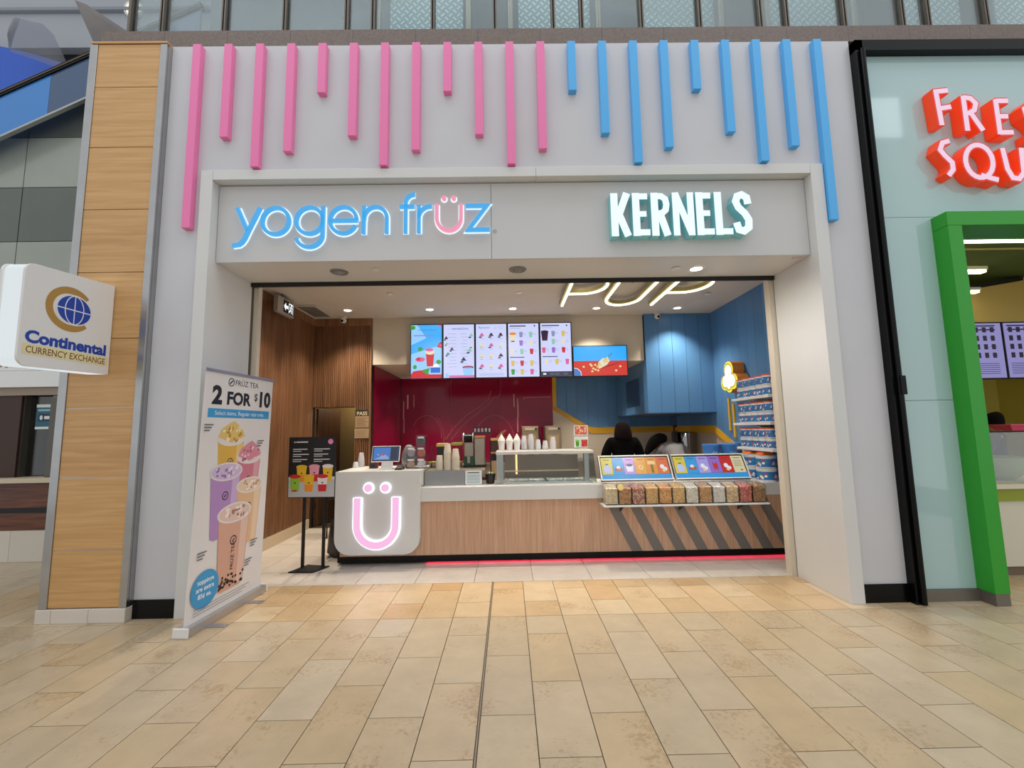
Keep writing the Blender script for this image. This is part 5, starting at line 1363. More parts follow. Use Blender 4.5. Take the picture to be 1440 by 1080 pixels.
MB().cyl((1.262, 4.926, .875), (1.262, 4.930, .875), .036, n=24).build('disc', M('tag_yellow', (248, 226, 150), .5), tg)
MB().box(1.255, 1.269, 4.930, 4.95, .866, .874).build('clip', plastic_white, tg)
# leaning lit picture panels
PC = {'yellow': (226, 206, 60), 'sky': (40, 170, 226), 'lilac': (196, 150, 226), 'orange': (240, 168, 50), 'amber': (236, 150, 40), 'coral': (232, 110, 52), 'violet': (150, 110, 206), 'red': (206, 36, 34), 'ivory': (226, 214, 170), 'lavender': (170, 160, 236)}
def lit_panel(x0, x1, cards, label):
    t = thing('lit_panel', label, 'picture panel', ((x0 + x1) / 2, 5.19, .93))
    n = Vector((0, -.83, .55)); vv = Vector((0, .17, .285)).normalized(); n = Vector((1, 0, 0)).cross(vv)
    o = Vector((x0, 5.105, .928)); W = x1 - x0; Hh = .325
    def rect(a, b, c, d, h0, h1, name, mat):
        pts = [o + Vector((1, 0, 0)) * a + vv * c + n * h0, o + Vector((1, 0, 0)) * b + vv * c + n * h0, o + Vector((1, 0, 0)) * b + vv * d + n * h0, o + Vector((1, 0, 0)) * a + vv * d + n * h0]
        return MB().prism(pts, n * (h1 - h0)).build(name, mat, t)
    rect(0, W, 0, Hh, -.03, 0, 'case', plastic_black)
    for q in ((0, .014, 0, Hh), (W - .014, W, 0, Hh), (.014, W - .014, 0, .014), (.014, W - .014, Hh - .014, Hh)): rect(*q, .0005, .008, 'frame_edge', plastic_white)
    rect(.016, W - .016, .016, .075, .0005, .002, 'footer', E_('panel_sky', (30, 160, 232), .75))
    cw = (W - .05) / 6
    for k, (cn, shape) in enumerate(cards):
        S = Sheet(o + n * .001, (1, 0, 0), vv)
        xa = .025 + k * cw; xm = xa + cw / 2
        m = E_('panel_' + cn, PC[cn], .75)
        S.rect(xa, xa + cw - .002, .077, .295, m)
        S.rect(xm - .04, xm + .04, .262, .270, E_('panel_ink', (80, 70, 110), .4))
        wht = E_('panel_white', (232, 236, 250), .8)
        if shape == 'bag': S.poly([(xm - .035, .10), (xm + .035, .10), (xm + .045, .16), (xm + .015, .20), (xm - .015, .20), (xm - .045, .16)], E_('panel_pale', (190, 200, 244), .8)); S.rect(xm - .018, xm + .018, .20, .215, E_('panel_navy', (60, 60, 130), .5))
        elif shape == 'heap': S.oval(xm - .02, .14, .028, .022, E_('panel_rust', (196, 80, 50), .6)); S.oval(xm + .022, .14, .028, .022, E_('panel_rust', (196, 80, 50), .6)); S.oval(xm, .165, .024, .022, wht); S.oval(xm + .006, .15, .012, .012, E_('panel_orange', PC['orange'], .75))
        elif shape == 'tub': S.poly([(xm - .035, .11), (xm + .035, .11), (xm + .045, .19), (xm - .045, .19)], wht); S.oval(xm, .195, .04, .018, E_('panel_navy', (60, 60, 130), .5))
        elif shape == 'ring': S.oval(xm, .165, .03, .03, E_('panel_sand', (244, 206, 140), .8)); S.oval(xm, .165, .016, .016, m)
        elif shape == 'sign': S.rect(xm - .045, xm + .045, .20, .245, E_('panel_sand', (244, 226, 180), .8)); S.rect(xm - .014, xm + .014, .09, .20, E_('panel_moss', (120, 116, 40), .6))
        elif shape == 'heart': S.poly([(xm - .02, .10), (xm, .14), (xm + .02, .10), (xm + .03, .18), (xm + .02, .22), (xm, .19), (xm - .02, .22), (xm - .03, .18)], E_('panel_red', PC['red'], .75))
        elif shape == 'text':
            for q in range(4): S.rect(xa + .02, xa + cw - .03, .16 + q * .022, .166 + q * .022, E_('panel_ink2', (120, 130, 130), .6))
            S.oval(xm + .02, .11, .014, .01, E_('panel_rust', (196, 80, 50), .6))
        else: S.oval(xm - .012, .17, .026, .03, wht); S.oval(xm + .02, .14, .024, .024, wht); S.oval(xm, .12, .02, .018, E_('panel_sand', (244, 226, 180), .8))
        S.build('picture_card', None, t)
lit_panel(1.085, 1.945, [('yellow', 'bag'), ('sky', 'heap'), ('lilac', 'tub'), ('orange', 'ring'), ('amber', 'sign'), ('coral', 'puff')], 'leaning lit picture panel over the left popcorn bins')
lit_panel(1.965, 2.86, [('yellow', 'bag'), ('sky', 'heap'), ('lavender', 'puff'), ('violet', 'heart'), ('red', 'puff'), ('ivory', 'text')], 'leaning lit picture panel over the right popcorn bins')
pr = thing('panel_post', 'thin steel rod standing between the two lit panels', 'rod', (1.955, 5.1, .93))
MB().cyl((1.955, 5.06, .93), (1.955, 5.26, 1.26), .007, n=8).build('rod', steel, pr, smooth=40)
MB().box(1.935, 1.975, 5.05, 5.08, .929, .938).build('clip', steel, pr)

# ------------------------------------------------------------------ popcorn tubs on wall shelves
def mk_tub(r, h, lid_m, name, lab):
    t = thing('popcorn_tub', lab, 'tub', (0, 0, 0), 'popcorn tubs on the wall shelves')
    MB().lathe((0, 0, .001), [(r * .92, 0), (r, h), (r - .003, h), (0, h)], 24).build('body', plastic_white, t, smooth=40)
    m = MB(); n = 24; vs = []
    for k in range(n):
        a = 2 * PI * k / n
        for z in (.10, .84):
            rr = r * (.92 + .08 * z) + .0012; vs.append((rr * math.cos(a), rr * math.sin(a), z * h))
    m.use(M('tub_blue', (44, 120, 190), .4)).add(vs, [(2 * k, 2 * ((k + 1) % n), 2 * ((k + 1) % n) + 1, 2 * k + 1) for k in range(n)])
    lb_ = m.build('label_band', None, t, smooth=40)
    pm = MB(); cols = [M('tub_white', (232, 236, 240), .5), M('tub_red', (204, 60, 50), .5), M('tub_sand', (236, 214, 160), .5), M('tub_teal', (60, 150, 150), .5), M('tub_navy', (30, 60, 130), .5)]
    random.seed(len(lab))
    for k in range(34):
        a = random.uniform(0, 2 * PI); zc = random.uniform(.22, .70) * h; w = random.uniform(.08, .18); hh = random.uniform(.05, .11) * h * 1.3
        rr = r * .995 + .003 + .00002 * k
        pts = []
        for q in range(7):
            an = 2 * PI * q / 7; aa = a + w * math.cos(an); zz = zc + hh * math.sin(an); pts.append((rr * math.cos(aa), rr * math.sin(aa), zz))
        pm.use(cols[k % 3 if k % 4 else 3 + k % 2]).add(pts, [tuple(range(7))])
    pm.build('label_print', None, lb_, kind='stuff')
    MB().lathe((0, 0, h + .002), [(r + .004, 0), (r + .004, .012), (r * .75, .018), (0, .018)], 24).build('lid', lid_m, t, smooth=40)
    return t
o_lid = M('lid_orange', (226, 92, 40), .4); w_lid = M('lid_white', (226, 228, 230), .4)
proto_w = mk_tub(.066, .108, w_lid, 'w', 'tub proto white'); proto_o = mk_tub(.066, .108, o_lid, 'o', 'tub proto orange')
protoL = mk_tub(.112, .135, M('lid_pale', (228, 230, 232), .4), 'l', 'tub proto large')
YT = [5.20, 5.345, 5.49, 5.635, 5.78]
shelf_z = [.868, 1.256, 1.575, 1.915]
used = {}
def put(proto, key, loc, rot, lab):
    if key not in used:
        used[key] = 1; settle(proto, loc, rot); proto['label'] = lab
    else: copy_tree(proto, loc, rot, lab)
pos = ['farthest from the portal', 'second farthest from the portal', 'middle', 'second nearest the portal', 'nearest the portal']
rn = ['top shelf', 'middle shelf', 'lower shelf']
for q, zs_ in enumerate((1.915, 1.585, 1.262)):
    t = thing('wall_shelf', 'white wall shelf for tubs, %s' % ['highest', 'middle', 'lowest'][q], 'shelf', (3.36, 5.55, zs_), 'white shelves on the blue wall')
    MB().box(3.12, 3.50, 5.08, 5.92, zs_ - .034, zs_ - .002).build('board', plastic_white, t, bevel=.003)
    for yy in (5.3, 5.7): MB().prism([(3.50, yy, zs_ - .035), (3.50, yy, zs_ - .12), (3.3, yy, zs_ - .035)], (0, .012, 0)).build('bracket', plastic_white, t)
    for lev in range(2):
        for k, yy in enumerate(YT[::-1]):
            top = lev == 1
            pr_ = proto_o if top else proto_w
            lab = 'blue popcorn tub with %s lid, %s, %s row, %s' % ('orange' if top else 'white', rn[q], 'upper' if top else 'bottom', pos[k])
            put(pr_, 'o' if top else 'w', (3.205, yy, zs_ - .001 + lev * .131), random.uniform(-.5, .5), lab)
pl = ['left', 'right']
for lev in range(2):
    for k, yy in enumerate((5.63, 5.36)):
        put(protoL, 'L', (3.20, yy, .866 + lev * .157), random.uniform(-.6, .6), 'large blue tub on the counter end, %s row, %s one' % (['bottom', 'top'][lev], pl[k]))
# orange packets on the large tubs
for k, yy in enumerate((5.63, 5.36)):
    t = thing('snack_packet', 'orange snack packet lying on the large tubs, %s one' % pl[k], 'packet', (3.2, yy, 1.19))
    MB().hexa([(3.11, yy - .08, 1.182), (3.27, yy - .08, 1.182), (3.27, yy + .08, 1.182), (3.11, yy + .08, 1.182), (3.14, yy - .06, 1.216), (3.25, yy - .06, 1.212), (3.25, yy + .06, 1.214), (3.13, yy + .05, 1.218)]).build('pouch', M('packet_orange', (226, 96, 34), .4), t, bevel=.008)
    MB().box(3.10, 3.109, yy - .075, yy + .075, 1.183, 1.189).build('seal', M('packet_seal', (240, 170, 90), .4), t)
# popcorn-shaped lit sign on the blue wall
ps = thing('popcorn_sign', 'yellow-edged lit popcorn-shaped sign on the blue wall', 'sign', (3.4, 6.35, 2.05))
def blob(sc):
    P = []
    for cx, cz, r, a0, a1 in ((0, .105, .125, -30, 210), (-.115, -.075, .115, 120, 300), (.0, -.135, .095, 215, 325), (.115, -.075, .115, -120, 60)):
        P += [(cx * 1 + r * math.cos(math.radians(a0 + (a1 - a0) * k / 10)), cz + r * math.sin(math.radians(a0 + (a1 - a0) * k / 10))) for k in range(11)]
    c = sorted(P, key=lambda p: math.atan2(p[1], p[0]))
    return [(a * sc, b * sc) for a, b in c]
def psheet(lift=.001): return Sheet((3.31, 6.31, 2.272), (0, -1, 0), (0, 0, 1), lift)
S = psheet(); S.slab(blob(1.04), -.17, -.001, M('sign_wood', (196, 120, 50), .5)); S.build('case', None, ps)
S = psheet(); S.slab(blob(1.02), .0, .006, E_('sign_yellow', (250, 232, 60), 1.0)); S.build('yellow_edge', None, ps)
S = psheet(); S.slab(blob(.76), .0065, .010, E_('sign_white', (250, 252, 252), 1.2)); S.build('white_face', None, ps)
S = psheet(.0105); S.stroke(blob(.86) + [blob(.86)[0]], .010, M('olive_line', (110, 104, 30), .5)); S.build('outline', None, ps)
MB().box(3.481, 3.502, 6.26, 6.36, 2.2, 2.34).build('wall_mount', dark_grey, ps)
for i, (y0, z0, z1) in enumerate(((6.71, 1.47, 1.98), (6.58, 1.365, 1.88))):
    MB().box(3.478, 3.502, y0 - .022, y0 + .022, z0, z1).build('wall_strip', yellow, None, bevel=.004, label='slim yellow strip on the blue wall below the popcorn sign, %s' % ['left one', 'right one'][i], category='wall strip', group='yellow strips on the blue wall')
# blue buckets
for i, x in enumerate((2.695, 2.925, 3.13)):
    t = thing('blue_bucket', 'blue plastic bucket behind the lit panels, %s of three' % ['left', 'middle', 'right'][i], 'bucket', (x, 5.72, .866), 'blue buckets')
    y = 5.72 if i < 2 else 5.99
    if i == 2: t.location = (3.16, 6.02, .866); WL[t.name] = Vector(t.location); x, y = 3.16, 6.02
    z0 = .867 if i < 2 else .90
    MB().lathe((x, y, .867), [(.088, 0), (.104, .40), (.110, .40), (.110, .425), (.104, .425), (.102, .40), (.086, .01), (0, .01)], 28).build('body', M('bucket_blue', (58, 118, 190), .35), t, smooth=40)
    MB().lathe((x, y, 1.293), [(.111, 0), (.111, .012), (.09, .016), (0, .016)], 28).build('lid', M('bucket_blue', (58, 118, 190), .35), t, smooth=40)
    S = Sheet((x - .045, y - .108, 1.19), (1, 0, 0), (0, 0, 1)); S.stroke([(.0, .02), (.02, .0), (.03, .03), (.05, .0), (.06, .02), (.09, .01)], .006, M('bucket_print', (150, 190, 226), .5)); S.build('print', None, t)
struct(box(2.95, 3.50, 5.86, 6.4, .80, .865), 'wall_side_ledge', ctop)
# popcorn kettle
kt = thing('popcorn_kettle', 'steel popcorn kettle with black motor under the hood', 'kettle', (3.25, 7.95, .88))
MB().lathe((3.30, 8.0, .882), [(.17, 0), (.18, .05), (.18, .54), (.17, .56), (0, .57)], 28).build('drum', M('kettle_chrome', (150, 148, 146), .12, metal=1.0), kt, smooth=40)
MB().lathe((3.30, 8.0, .9), [(.182, .0), (.19, .01), (.182, .02)], 28).build('band', steel, kt, smooth=40)
MB().box(3.03, 3.11, 7.86, 7.98, 1.22, 1.46).build('motor', plastic_black, kt, bevel=.01)
MB().cyl((3.07, 7.92, .882), (3.07, 7.92, 1.56), .016, n=10).build('post', black_matte, kt, smooth=40)
MB().box(3.05, 3.12, 7.90, 7.94, 1.53, 1.58).build('knob', plastic_black, kt, bevel=.006)
# steel machines on the back bar
for i, (a, b) in enumerate(((.27, .60), (.74, 1.06))):
    t = thing('dispenser_machine', 'tall steel dispenser on the back bar, %s one' % ['left', 'right'][i], 'machine', ((a + b) / 2, 8.8, .90), 'steel dispensers on the back bar')
    MB().box(a, b, 8.62, 9.05, .901, 1.60).build('body', M('taupe_steel', (150, 136, 116), .4, metal=.5), t, bevel=.01)
    MB().box(a + .06, b - .06, 8.612, 8.619, 1.52, 1.57).build('badge', M('badge_pale', (196, 186, 160), .5), t)
    MB().cyl((b - .05, 8.60, 1.545), (b - .05, 8.619, 1.545), .022, n=14).build('knob', plastic_black, t)
    MB().box(a + .05, b - .05, 8.614, 8.619, 1.1, 1.42).build('front_panel', M('panel_tan', (170, 150, 120), .5), t)
    MB().box(a + .1, b - .1, 8.53, 8.612, .99, 1.06).build('spout', plastic_black, t)

# ------------------------------------------------------------------ notices by the door
pn2 = thing('inspection_notice', 'dark green headed inspection notice on the slatted wall', 'notice', (-2.44, 7.165, 1.5))
MB().box(-2.545, -2.325, 7.150, 7.1585, 1.62, 1.915).build('sheet', M('notice_tan', (176, 150, 116), .6), pn2)
S = Sheet((-2.545, 7.150, 1.62), (1, 0, 0), (0, 0, 1)); S.rect(0, .22, .19, .295, M('notice_green', (34, 52, 34), .5)); S.text('PASS', .11, .205, .085, M('notice_cream', (222, 206, 176), .5), offset=.002)
for k in range(7): S.rect(.02, .20 - .03 * (k % 3), .02 + k * .022, .026 + k * .022, brn)
S.build('print', None, pn2)
pn3 = thing('paper_notice', 'tan paper sheet below the inspection notice', 'notice', (-2.44, 7.165, 1.45))
MB().box(-2.555, -2.32, 7.152, 7.1585, 1.445, 1.605).build('sheet', M('notice_tan', (176, 150, 116), .6), pn3)
S = Sheet((-2.555, 7.152, 1.445), (1, 0, 0), (0, 0, 1))
for k in range(5): S.rect(.03, .2 - .04 * (k % 2), .03 + k * .022, .036 + k * .022, M('tan_ink', (150, 124, 94), .6))
S.build('print', None, pn3)
# crumpled bag and trolley by the counter end
bg2 = thing('bin_bag', 'dark glossy bag slumped on the floor behind the counter end', 'bag', (-2.16, 5.62, 0))
m = MB(); random.seed(9)
m.lathe((-2.17, 5.62, .001), [(.10, 0), (.13, .06), (.135, .22), (.12, .36), (.09, .44), (.05, .50), (0, .51)], 16)
m.v = [(a + random.uniform(-.018, .018), b + random.uniform(-.018, .018), max(c, .001)) for a, b, c in m.v]
m.build('sack', M('bag_black', (58, 56, 56), .25, bump=(25, .5)), bg2, smooth=80)
MB().tube([(-2.17, 5.62, .50), (-2.15, 5.62, .54), (-2.12, 5.62, .52)], .012).build('knot', black_matte, bg2)
ck = thing('metal_trolley', 'thin black metal rack standing in the passage doorway', 'rack', (-2.62, 6.6, 0))
for (x, y) in ((-2.70, 6.5), (-2.50, 6.5), (-2.70, 6.8), (-2.50, 6.8)): MB().cyl((x, y, 0), (x, y, .82), .010, n=8).build('leg', black_matte, ck)
for z in (.25, .55, .81): MB().box(-2.71, -2.49, 6.49, 6.81, z, z + .012).build('shelf', black_matte, ck)

# ------------------------------------------------------------------ poster stand
st = thing('poster_stand', 'black floor stand with dark drinks poster', 'poster stand', (-2.32, 5.1, 0))
MB().hexa([(-2.48, 4.965, 0), (-2.20, 4.955, 0), (-2.10, 5.16, 0), (-2.38, 5.22, 0), (-2.48, 4.965, .014), (-2.20, 4.955, .014), (-2.10, 5.16, .014), (-2.38, 5.22, .014)]).build('base_plate', black_matte, st)
for x in (-2.40, -2.165): MB().box(x - .016, x + .016, 5.119, 5.139, .014, 1.45).build('pole', black_matte, st)
o_ = Vector((-2.59, 5.105, .80)); uu = Vector((.56, -.02, 0)).normalized()
S = Sheet(o_, uu, (0, 0, 1)); S.slab([(0, 0), (.56, 0), (.56, .70), (0, .70)], -.012, 0, plastic_black); brd = S.build('board', None, st)
S = Sheet(o_, uu, (0, 0, 1), .001)
pk = M('poster_black', (26, 26, 30), .45); wht = M('poster_white', (226, 226, 226), .5); gry = M('poster_grey', (196, 196, 200), .5)
S.rect(.008, .552, .008, .692, pk)
S.rect(.008, .552, .008, .205, gry); S.rect(.008, .552, .205, .24, M('poster_pale', (216, 216, 220), .5))
S.rect(.06, .075, .635, .65, wht); S.rect(.085, .225, .636, .650, wht)
S.oval(.495, .645, .032, .032, M('poster_pink', (232, 130, 176), .5), n=20); S.stroke([(.485, .65), (.485, .635), (.495, .628), (.505, .635), (.505, .65)], .005, wht)
for r in range(3):
    for c in range(2):
        x = .05 + c * .25; z = .555 - r * .06
        S.rect(x, x + .17 + .02 * ((r + c) % 2), z, z + .010, wht); S.rect(x, x + .10, z - .022, z - .014, wht)
pcup = {'y': (240, 190, 40), 'p': (240, 160, 180), 'r': (214, 40, 50), 'g': (150, 200, 60), 'w': (236, 232, 236), 'o': (244, 150, 40)}
def pc(k): return M('print_' + k, pcup[k], .5)
def pcupd(x, z, h, lo, hi, top):
    w = h * .30
    S.poly([(x - w * .75, z), (x + w * .75, z), (x + w * .87, z + h * .4), (x - w * .87, z + h * .4)], pc(lo)); S.poly([(x - w * .87, z + h * .4), (x + w * .87, z + h * .4), (x + w, z + h * .85), (x - w, z + h * .85)], pc(hi)); S.oval(x, z + h * .87, w * 1.1, h * .12, pc(top)); S.oval(x, z + h * .5, w * .16, w * .16, M('cup_logo', (60, 50, 40), .5))
pcupd(.16, .18, .20, 'o', 'y', 'y'); pcupd(.31, .185, .20, 'r', 'p', 'p'); pcupd(.47, .185, .20, 'y', 'y', 'w')
pcupd(.085, .07, .20, 'g', 'g', 'r'); pcupd(.25, .07, .20, 'o', 'y', 'y'); pcupd(.41, .07, .20, 'r', 'w', 'r')
S.rect(.055, .11, .07, .09, pc('r'))
S.build('poster_print', None, brd)

# ------------------------------------------------------------------ roll-up banner
bn = thing('rollup_banner', 'tall white roll-up banner of tea drinks beside the portal', 'banner', (-2.5, 3.95, 0))
B0, B1 = Vector((-2.535, 3.495, .062)), Vector((-2.475, 4.415, .062)); T0, T1 = Vector((-2.49, 3.505, 2.085)), Vector((-2.45, 4.405, 2.085))
ub = (B1 - B0).normalized(); nb = ub.cross((T0 - B0).normalized()).normalized()
LB = (B1 - B0).length; HB = (T0 - B0).length
S = Sheet(B0, ub, T0 - B0); S.slab([(0, 0), (LB, 0), (LB - .01, HB), (.012, HB)], -.003, 0, M('banner_white', (226, 224, 224), .5)); shb = S.build('sheet', None, bn)
S = Sheet(B0, ub, T0 - B0); S.slab([(.0, HB - .005), (LB, HB - .005), (LB, HB + .02), (.0, HB + .02)], -.012, .010, steel); S.build('top_rail', None, bn)
S = Sheet(B0 + Vector((0, 0, -.060)), ub, (0, 0, 1)); S.slab([(-.015, .0), (LB + .01, .0), (LB + .01, .065), (-.015, .065)], -.06, .055, M('cassette_alu', (186, 186, 188), .3, metal=.7)); S.build('cassette', None, bn)
S = Sheet(B0 + Vector((0, 0, -.060)), ub, (0, 0, 1)); S.slab([(-.03, -.001), (-.0155, -.001), (-.0155, .075), (-.03, .075)], -.066, .061, plastic_white); S.build('end_cap', None, bn, bevel=.006)
S = Sheet(B0 + Vector((0, 0, -.060)), ub, (0, 0, 1)); S.slab([(LB + .0105, -.001), (LB + .025, -.001), (LB + .025, .075), (LB + .0105, .075)], -.066, .061, plastic_white); S.build('end_cap', None, bn, bevel=.006)
for f in (.2, .72):
    c = B0 + ub * LB * f
    MB().box(c.x + .02, c.x + .20, c.y - .03, c.y + .03, .0005, .006).build('foot', M('foot_alu', (170, 170, 172), .35, metal=.7), bn, bevel=.002)
MB().cyl((-2.53, 3.95, .03), (-2.495, 3.955, 2.08), .011, n=8).build('pole', steel, bn)
S = Sheet(B0, ub, T0 - B0, .0012)
nv = M('banner_ink', (28, 32, 44), .5); bblue = M('banner_blue', (58, 156, 214), .5)
def X(f): return f * LB
def Z(f): return f * HB
S.stroke(arc(X(.34), Z(.965), .034, .034, 0, 360, 20), .008, nv); S.stroke([(X(.32), Z(.957)), (X(.36), Z(.973))], .012, nv)
S.text('FRÜZ TEA', X(.57), Z(.953), .072, nv)
S.text('2', X(.17), Z(.868), .21, nv, offset=.010, xs=1.05); S.text('FOR', X(.47), Z(.868), .155, nv, offset=.006, xs=1.05); S.text('$', X(.715), Z(.893), .10, nv, offset=.0005); S.text('10', X(.87), Z(.868), .20, nv, offset=.009, xs=.98)
S.rect(X(.07), X(.95), Z(.808), Z(.846), bblue); S.text('Select items. Regular size only.', X(.51), Z(.819), .052, M('banner_paper', (236, 240, 244), .5), xs=1.02)
def bm_c(c): return M('b_' + '_'.join(map(str, c)), c, .5)
def bcup(fx, fb, fr, w, body, pale, dark, dome=False):
    x, z0, z1 = X(fx), Z(fb), Z(fr); h = z1 - z0
    S.poly([(x - w * .36, z0), (x - w * .25, z0 - .02), (x + w * .25, z0 - .02), (x + w * .36, z0), (x + w * .46, z1), (x - w * .46, z1)], bm_c(body))
    S.poly([(x + w * .16, z0), (x + w * .33, z0), (x + w * .43, z1), (x + w * .20, z1)], bm_c(tuple(int(v + (255 - v) * .3) for v in body)))
    S.oval(x, z1, w * .5, w * .20, M('b_rim', (226, 220, 222), .4), n=28)
    if dome: S.poly([(x - w * .46, z1 + .01), (x - w * .36, z1 + w * .22), (x - w * .1, z1 + w * .36), (x + w * .06, z1 + w * .42), (x + w * .2, z1 + w * .33), (x + w * .42, z1 + w * .16), (x + w * .46, z1 + .01), (x, z1 - w * .12)], bm_c(pale))
    else: S.oval(x, z1, w * .45, w * .165, bm_c(pale), n=28)
    random.seed(int(fx * 1000))
    for k in range(16):
        a = random.uniform(-.34, .34) * w; b = random.uniform(-.10, .26 if dome else .10) * w
        ln = random.uniform(.05, .13) * w; an = random.uniform(-.3, 1.4)
        p0 = (x + a - ln * math.cos(an) * .5, z1 + b - ln * math.sin(an) * .5); p1 = (x + a + ln * math.cos(an) * .5, z1 + b + ln * math.sin(an) * .5); pm_ = ((p0[0] + p1[0]) / 2 + ln * .25, (p0[1] + p1[1]) / 2 - ln * .15)
        S.stroke([p0, pm_, p1], w * random.uniform(.03, .07), bm_c(dark if k % 2 else tuple(int(v + (255 - v) * .55) for v in pale)))
    S.stroke(arc(x, z0 + h * (.62 if not dome else .45), w * .085, w * .085, 0, 360, 14), w * .022, nv); S.stroke([(x - w * .03, z0 + h * (.6 if not dome else .43)), (x + w * .03, z0 + h * (.64 if not dome else .47))], w * .03, nv)
bcup(.40, .53, .72, .36, (220, 176, 76), (226, 196, 116), (196, 142, 50), True)
bcup(.68, .44, .632, .35, (204, 122, 142), (216, 142, 160), (176, 80, 108), True)
bcup(.366, .305, .575, .40, (178, 140, 198), (206, 188, 220), (150, 116, 176))
bcup(.71, .245, .50, .37, (222, 184, 140), (226, 204, 178), (190, 150, 112))
bcup(.52, .075, .39, .44, (212, 166, 146), (222, 196, 184), (160, 120, 112))
for k in range(40):
    random.seed(k * 3 + 1)
    a = X(.52) + random.uniform(-.15, .16); b = Z(.075) + abs(random.gauss(0, .06)); S.oval(a, b, .013, .012, M('pearl', (40, 26, 26), .4), n=8)
S.text('FRÜZ TEA', X(.54), Z(.205), .055, nv, rot=PI / 2)
S.oval(X(.20), Z(.115), .15, .15, bblue, n=32)
bw_ = M('banner_paper', (236, 240, 244), .5)
S.text('toppings', X(.20), Z(.14), .052, bw_, offset=.001); S.text('are extra', X(.20), Z(.112), .052, bw_, offset=.001); S.text('85¢ ea.', X(.20), Z(.084), .052, bw_, offset=.001)
for (a, b) in ((.09, .775), (.83, .70), (.13, .262), (.83, .235), (.76, .155)):
    for k in range(3): S.rect(X(a) - .05, X(a) + .05 - .02 * k, Z(b) - k * .024, Z(b) - k * .024 + .010, M('tiny_ink', (110, 110, 116), .5))
for k in range(3): S.rect(X(.08), X(.80 - .05 * k), Z(.047 - .011 * k), Z(.047 - .011 * k) + .004, M('tiny_ink', (110, 110, 116), .5))
S.build('banner_print', None, shb)

# ------------------------------------------------------------------ people
def skin(nodes, edges, root, name, mat, parent, sub=2):
    """nodes: {key: (pos, rx, ry)}; one continuous surface grown over the connected edges"""
    keys = list(nodes); idx = {k: i for i, k in enumerate(keys)}
    me = bpy.data.meshes.new(name)
    me.from_pydata([nodes[k][0] for k in keys], [(idx[a], idx[b]) for a, b in edges], [])
    o = bpy.data.objects.new(name, me); COL.objects.link(o)
    md = o.modifiers.new('s', 'SKIN'); md.use_smooth_shade = True; md.branch_smoothing = .6
    sl_ = me.skin_vertices[0].data
    for k in keys:
        n = nodes[k]; sl_[idx[k]].radius = (n[1], n[2] if len(n) > 2 else n[1]); sl_[idx[k]].use_root = (k == root)
    o.modifiers.new('d', 'SUBSURF').levels = sub; o.modifiers['d'].render_levels = sub
    dg = bpy.context.evaluated_depsgraph_get()
    m2 = bpy.data.meshes.new_from_object(o.evaluated_get(dg))
    bpy.data.objects.remove(o); bpy.data.meshes.remove(me)
    m2.name = name; m2.materials.clear(); m2.materials.append(mat)
    m2.polygons.foreach_set('use_smooth', [True] * len(m2.polygons))
    ob = bpy.data.objects.new(name, m2); COL.objects.link(ob); ob.parent = parent
    return ob

